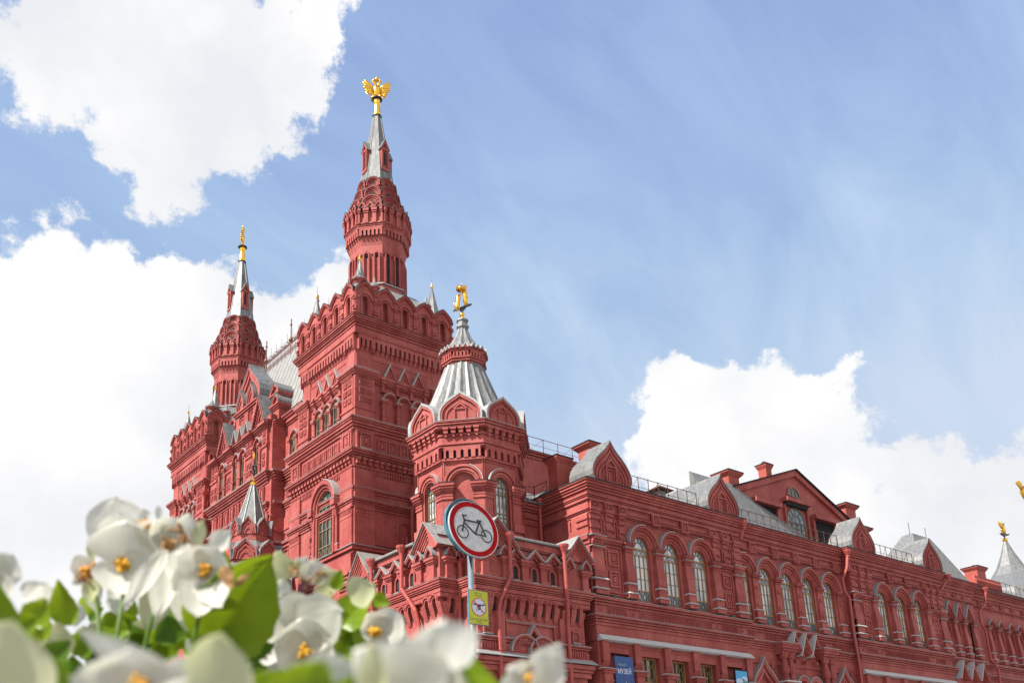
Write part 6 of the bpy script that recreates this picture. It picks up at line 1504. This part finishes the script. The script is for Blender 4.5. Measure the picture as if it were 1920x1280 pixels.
def blob(mb, c, r, n=7):
    vs = []; fs = []; m_ = 5
    for i in range(m_ + 1):
        t = pi * i / m_
        for j in range(n): a = 2 * pi * j / n; vs.append((c.x + r * math.sin(t) * math.cos(a), c.y + r * math.sin(t) * math.sin(a), c.z + r * math.cos(t)))
    for i in range(m_):
        for j in range(n): fs.append((i * n + j, i * n + (j + 1) % n, (i + 1) * n + (j + 1) % n, (i + 1) * n + j))
    mb.add(vs, fs)
def dirv(a, tilt=0.0): return (RV * math.cos(R(a)) + UV * math.sin(R(a))) * math.cos(R(tilt)) - FV * math.sin(R(tilt))
SOIL = 1.42
class Plant:
    def __init__(s, px, dep, label):
        p = at(px, 1300, dep); s.base = Vector((p.x, p.y, SOIL)); s.root = empty('begonia_plant', s.base, label, 'flowering plant', 'begonias in the planter'); s.dep = dep
    def put(s, mb, name, m, par=None):
        o = mb.build(name, m, par or s.root, True)
        if par is None: o.location = -s.base
        return o
    def stem(s, p, r=.0022):
        mb = MB(); b = s.base + Vector((random.uniform(-.03, .03), random.uniform(-.03, .03), 0)); mid = (p + b) / 2 + Vector((random.uniform(-.02, .02), random.uniform(-.02, .02), .03))
        pts = [b, b.lerp(mid, .5) + Vector((.004, 0, 0)), mid, mid.lerp(p, .55) + Vector((0, 0, .01)), p]; tube(mb, pts, r, 7, [r * 1.7, r * 1.5, r * 1.3, r * 1.1, r]); s.put(mb, 'stem', M_STEM)
    def petal(s, px, py, a, L_, W_, dep, tilt=10, kind='petal', cup=.18, bend=.12, m=None, seed=None, back=0):
        q = dep / FPX; mb = MB(); b = at(px, py, dep); nrm = -FV * math.cos(R(back)) + dirv(a + 90) * math.sin(R(back)) + dirv(a) * -math.sin(R(tilt))
        sheet(mb, b, dirv(a, tilt), nrm, L_ * q, W_ * q, cup, bend, kind, seed if seed is not None else random.randrange(999)); return s.put(mb, 'petal', m or M_PETAL)
    def flower(s, px, py, dep, parts, stam=(0, 0, 18), brown=False, face=None, m=None):
        """parts: (angle, length, halfwidth, kind, tilt) in picture pixels"""
        q = dep / FPX; c = at(px, py, dep); mb = MB()
        for k, (a, L_, W_, kd, ti) in enumerate(parts):
            sheet(mb, c + FV * .0006 * (k % 2), dirv(a, ti), -FV - dirv(a) * math.sin(R(ti)), L_ * q, W_ * q, .22, .10, kd, random.randrange(999))
        o = s.put(mb, 'flower', m or M_PETAL)
        if stam:
            sb = MB(); cc = c + (RV * stam[0] - UV * stam[1]) * q - FV * .003; rr = stam[2] * q
            for k in range(34):
                v = Vector((random.gauss(0, 1), random.gauss(0, 1), random.gauss(0, 1))).normalized() * rr * random.uniform(.35, 1); blob(sb, cc + v, rr * .24, 6)
            so_ = s.put(sb, 'stamens', M_STAMB if brown else M_STAM, par=o)
        s.stem(c + FV * .004, .0016); return o
    def leaf(s, px, py, a, L_, W_, dep, tilt=10, m=None, back=0, bend=.08, cup=.1):
        q = dep / FPX; mb = MB(); b = at(px, py, dep); nrm = -FV * math.cos(R(back)) + dirv(a + 90) * math.sin(R(back)) - dirv(a) * math.sin(R(tilt))
        sheet(mb, b, dirv(a, tilt), nrm, L_ * q, W_ * q, cup, bend, 'leaf', random.randrange(999), .045); return s.put(mb, 'leaf', m or M_LEAF)
    def wither(s, px, py, r, dep, n=9):
        q = dep / FPX; mb = MB(); c = at(px, py, dep)
        for k in range(n):
            a = random.uniform(0, 360); p = c + dirv(a, random.uniform(-30, 50)) * r * q * random.uniform(.5, 1.2); tube(mb, [c, c.lerp(p, .6) + UV * r * q * .1, p], r * q * .08, 5, [r * q * .08, r * q * .12, r * q * .04])
            blob(mb, p, r * q * .16, 6)
        s.put(mb, 'withered_bloom', M_DRY)

# --- plant with the tallest bloom (left centre)
A = Plant(250, .80, 'tall white begonia with drooping petals in front of the left tower'); D = .80
A.petal(222, 1020, 92, 88, 60, .84, 0, cup=.15, bend=.0)
A.petal(236, 1010, 96, 52, 46, .82, 20, cup=.2)
A.flower(236, 1056, D, [(82, 82, 66, 'petal', 12), (-105, 62, 52, 'petal', 20), (10, 44, 26, 'petal', 5)], (-4, 2, 17))
A.petal(232, 1070, -70, 60, 34, .81, 10)
A.flower(170, 1080, .82, [(120, 46, 24, 'petal', 10), (-80, 66, 20, 'narrow', 0), (200, 34, 16, 'narrow', 10)], (0, -6, 20), True)
A.petal(172, 1085, -88, 46, 15, .80, 5, 'narrow', m=M_PETALC); A.petal(176, 1050, 100, 38, 10, .83, 0, 'narrow', m=M_PETALC)
A.flower(318, 1022, .80, [(160, 52, 30, 'petal', 12), (60, 60, 40, 'petal', 20), (10, 62, 30, 'petal', 25), (-60, 50, 36, 'petal', 10), (110, 54, 26, 'petal', 22)], (0, 0, 13), True)
A.petal(352, 1000, 70, 46, 22, .79, 30); A.petal(366, 1022, 62, 58, 14, .79, 20, 'narrow', m=M_PETALC); A.petal(300, 1010, 150, 48, 28, .80, 20)
A.petal(312, 1030, -122, 128, 20, .77, 12, 'narrow'); A.petal(322, 1040, -100, 120, 27, .78, 8, 'narrow'); A.petal(315, 1070, -108, 110, 36, .81, 0, m=M_PETALC)
A.petal(330, 1030, -60, 80, 34, .78, 12); A.flower(388, 1066, .76, [(-150, 72, 30, 'petal', 8), (-96, 92, 44, 'petal', 15), (60, 52, 40, 'petal', 20), (-60, 84, 36, 'petal', 18), (150, 60, 30, 'petal', 18)], (0, 2, 15))
A.petal(352, 1065, -80, 120, 40, .79, 6); A.petal(335, 1085, -55, 100, 34, .80, 4)
A.petal(395, 1030, 40, 60, 20, .78, 15, 'narrow'); A.petal(200, 1110, 0, 60, 40, .83, 5)
A.petal(275, 975, 110, 22, 12, .82, 0); A.petal(300, 975, 95, 28, 8, .82, 0, 'narrow')
A.wither(318, 1018, 17, .785); A.wither(270, 982, 12, .80); A.wither(345, 1000, 26, .785, 7); A.wither(160, 1085, 16, .80, 8)
sb = MB(); 
for k in range(14): blob(sb, at(270 + random.gauss(0, 6), 984 + random.gauss(0, 6), .795), .0012)
A.put(sb, 'stamens', M_STAM)
A.leaf(128, 1172, 98, 86, 27, .80, 5); A.leaf(190, 1168, -14, 60, 30, .84, 0); A.leaf(245, 1190, 160, 60, 30, .86, 0, M_LEAFD); A.leaf(150, 1230, 75, 60, 24, .84, 5); A.leaf(110, 1215, 120, 66, 26, .86, 0, M_LEAFD)
A.leaf(330, 1205, 110, 60, 30, .88, 0, M_LEAFD); A.leaf(370, 1215, 60, 76, 24, .86, 0); A.leaf(300, 1240, 95, 60, 40, .9, 0)
# --- big upright leaf and the middle blooms
B = Plant(500, .85, 'leafy white begonia with a big bitten green leaf beside the middle blooms'); D = .85
B.leaf(398, 1208, 53, 212, 84, .78, 12, back=-14, bend=.02); B.leaf(396, 1206, 80, 176, 62, .80, 8, bend=.02)
mb = MB(); q = .72 / FPX; sheet(mb, at(416, 1062, .73), dirv(-62, 5), -FV, 46 * q, 13 * q, -.2, .05, 'petal', 5); sheet(mb, at(440, 1098, .731), dirv(40, 5), -FV, 40 * q, 7 * q, -.2, .05, 'narrow', 6); B.put(mb, 'leaf_scar', M_DRY)
B.petal(562, 1185, 108, 84, 52, .855, 10, cup=.1); B.petal(556, 1180, 22, 100, 54, .845, 8, cup=.1); B.petal(556, 1170, 150, 56, 36, .86, 6, cup=.1)

B.flower(575, 1222, .82, [(95, 66, 50, 'petal', 8), (175, 58, 42, 'petal', 8), (-85, 50, 38, 'petal', 8), (0, 56, 40, 'petal', 8)], (0, -2, 16))
B.flower(482, 1195, .84, [(60, 66, 38, 'petal', 12), (150, 62, 34, 'petal', 10), (-10, 70, 44, 'petal', 12), (-70, 40, 26, 'petal', 0)], (-2, 0, 14))
B.petal(530, 1200, -60, 74, 30, .84, 5); B.petal(440, 1180, 140, 50, 26, .86, 5)
for (x, y, a, l, w) in ((540, 1085, 110, 56, 24), (556, 1080, 60, 44, 20), (585, 1095, 80, 50, 26), (600, 1105, 40, 52, 24), (575, 1075, 140, 36, 14), (612, 1085, 110, 30, 16), (545, 1110, 170, 44, 22), (590, 1120, 10, 40, 22)): B.petal(x, y, a, l, w, .88, 10, m=M_PETALC if random.random() < .6 else M_PETAL)
B.wither(552, 1068, 14, .87); B.wither(575, 1092, 16, .87); B.wither(616, 1128, 18, .86, 12); B.wither(600, 1075, 12, .87)
B.leaf(628, 1105, 70, 40, 13, .86, 0); B.leaf(640, 1170, 45, 90, 34, .86, 5, back=20); B.leaf(615, 1150, -5, 60, 26, .88, 0, M_LEAFD); B.leaf(660, 1190, 10, 60, 24, .86, 0)
B.petal(655, 1118, 25, 56, 30, .84, 10, m=M_PETALC); B.leaf(700, 1120, -20, 34, 15, .86, 0); B.wither(695, 1122, 10, .86, 5)
B.leaf(450, 1225, 12, 72, 22, .80, 5, M_LEAFD); B.leaf(500, 1255, 150, 60, 24, .86, 0, M_LEAFD)
B.flower(712, 1182, .84, [(120, 40, 28, 'petal', 12), (30, 56, 36, 'petal', 14), (-20, 60, 32, 'petal', 10), (170, 36, 22, 'petal', 8), (-90, 30, 26, 'petal', 0)], (-8, 2, 13))
B.leaf(690, 1210, 150, 66, 28, .88, 0); B.leaf(640, 1230, 60, 60, 26, .88, 0)
# --- left edge plant
E_ = Plant(20, .62, 'begonia with broad pale leaves cut by the left edge of view')
E_.petal(2, 1090, 60, 62, 34, .66, 10); E_.petal(-14, 1084, 90, 66, 40, .66, 15); E_.petal(40, 1112, 10, 66, 20, .68, 20); E_.petal(60, 1118, 20, 50, 20, .68, 10); E_.flower(-20, 1110, .64, [(20, 60, 30, 'petal', 10), (80, 50, 40, 'petal', 10)], (10, 0, 10))
E_.leaf(-10, 1210, 82, 130, 58, .60, 10); E_.leaf(60, 1170, 60, 56, 30, .66, 0); E_.leaf(20, 1190, 30, 70, 32, .62, 5); E_.leaf(80, 1200, 100, 70, 24, .70, 0); E_.leaf(90, 1240, 40, 60, 26, .70, 0, M_LEAFD)
# --- blurred blooms nearest the lens
G = Plant(300, .36, 'strongly blurred cream and white begonia nearest the lens at bottom left')
G.petal(10, 1330, 78, 170, 100, .36, 5, m=M_PETALC); G.petal(330, 1330, 158, 190, 60, .36, 10); G.flower(255, 1300, .34, [(90, 90, 90, 'petal', 10), (20, 110, 50, 'petal', 5), (160, 110, 54, 'petal', 5)], (10, -8, 26))
G.petal(360, 1320, 142, 240, 34, .38, 5, 'narrow'); G.petal(405, 1330, 80, 150, 72, .36, 10, m=M_PETALC); G.petal(280, 1320, 40, 130, 44, .38, 5)
G.leaf(120, 1320, 100, 90, 40, .42, 0); G.leaf(450, 1330, 40, 110, 40, .42, 0)
H_ = Plant(700, .34, 'strongly blurred white begonia with a broad leaf at bottom centre')
H_.leaf(545, 1400, 62, 190, 108, .325, 12, back=8); H_.leaf(640, 1380, 80, 120, 70, .335, 5); H_.petal(800, 1320, 140, 170, 70, .34, 12); H_.petal(760, 1310, 96, 120, 90, .33, 10); H_.petal(740, 1330, 60, 200, 52, .34, 8); H_.petal(815, 1222, 22, 100, 46, .33, 20); H_.petal(700, 1330, 90, 130, 26, .32, 0, 'narrow', m=M_PETALC)
H_.petal(800, 1330, 80, 130, 60, .35, 5); H_.leaf(840, 1320, 80, 96, 54, .38, 0); H_.leaf(850, 1240, -30, 110, 24, .42, 10); H_.wither(905, 1262, 12, .42, 4)
H_.petal(640, 1330, 110, 120, 60, .34, 5); H_.petal(850, 1330, 100, 90, 40, .35, 5, m=M_PETALC)
J = Plant(1000, .50, 'white begonia bloom with a yellow centre standing below the porch lamp'); J.root['label'] = 'lone white begonia bloom with yellow centre at the right end of the planter'
J.flower(1003, 1278, .50, [(60, 92, 32, 'petal', 15), (150, 60, 30, 'petal', 10), (120, 54, 14, 'narrow', 15), (-30, 60, 40, 'petal', 5)], (0, 0, 21))
J.petal(1015, 1300, 70, 88, 30, .49, 10); J.petal(960, 1310, 70, 60, 30, .5, 5); J.leaf(960, 1330, 100, 70, 36, .54, 0, M_LEAFD)
# --- foliage filling the planter behind and between
rf = random.Random(5)
def fill(P, n, x0, x1, y0, y1, d0, d1, s=(40, 70)):
    for k in range(n):
        x = rf.uniform(x0, x1); y = rf.uniform(y0, y1); dd = rf.uniform(d0, d1); L_ = rf.uniform(*s)
        if rf.random() < .24: P.petal(x, y, rf.uniform(40, 140), L_, L_ * .5, dd, 10, m=M_PETAL if rf.random() < .6 else M_PETALC, seed=rf.randrange(999))
        else: P.leaf(x, y, rf.uniform(20, 160), L_, L_ * rf.uniform(.38, .52), dd, rf.uniform(-10, 25), M_LEAF if rf.random() < .55 else M_LEAFD, rf.uniform(-40, 40))
fill(A, 46, 90, 390, 1190, 1310, .84, 1.0); fill(A, 14, 110, 380, 1150, 1200, .9, 1.02, (36, 56)); fill(B, 36, 400, 640, 1235, 1310, .87, 1.0); fill(E_, 14, -30, 110, 1200, 1300, .72, .85); fill(B, 10, 640, 900, 1265, 1310, .9, 1.0); fill(G, 5, 60, 460, 1300, 1340, .5, .6)
fill(A, 10, 230, 380, 1160, 1200, .9, 1.0, (30, 50))
# planter trough and soil under the plants
c0 = at(450, 1300, .7); fx = Vector((FV.x, FV.y)).normalized(); F = Fr((c0.x - fx.x * .35 - fx.y * -0, c0.y - fx.y * .35), (fx.y, -fx.x))
F = Fr((c0.x - fx.x * .45, c0.y - fx.y * .45), (fx.y, -fx.x))
m = MB(); box(m, F, -1.1, 1.1, .0, SOIL - .04, -.95, 0.0); frame_ = MB()
for (a, b_, d0, d1) in ((-1.16, 1.16, -.06, .05), (-1.16, 1.16, -1.0, -.92)): box(m, F, a, b_, SOIL - .04, SOIL + .02, d0, d1)
pl = m.build('flower_planter', mat('planter_concrete', (.30, .29, .27), .8, noise=(6, (.2, .19, .18), .4, .6))); tag(pl, 'grey concrete trough holding the begonias below the camera', 'planter')
m = MB(); box(m, F, -1.08, 1.08, SOIL - .05, SOIL - .01, -.92, -.06); m.build('soil', mat('soil', (.04, .028, .02), .95), pl)
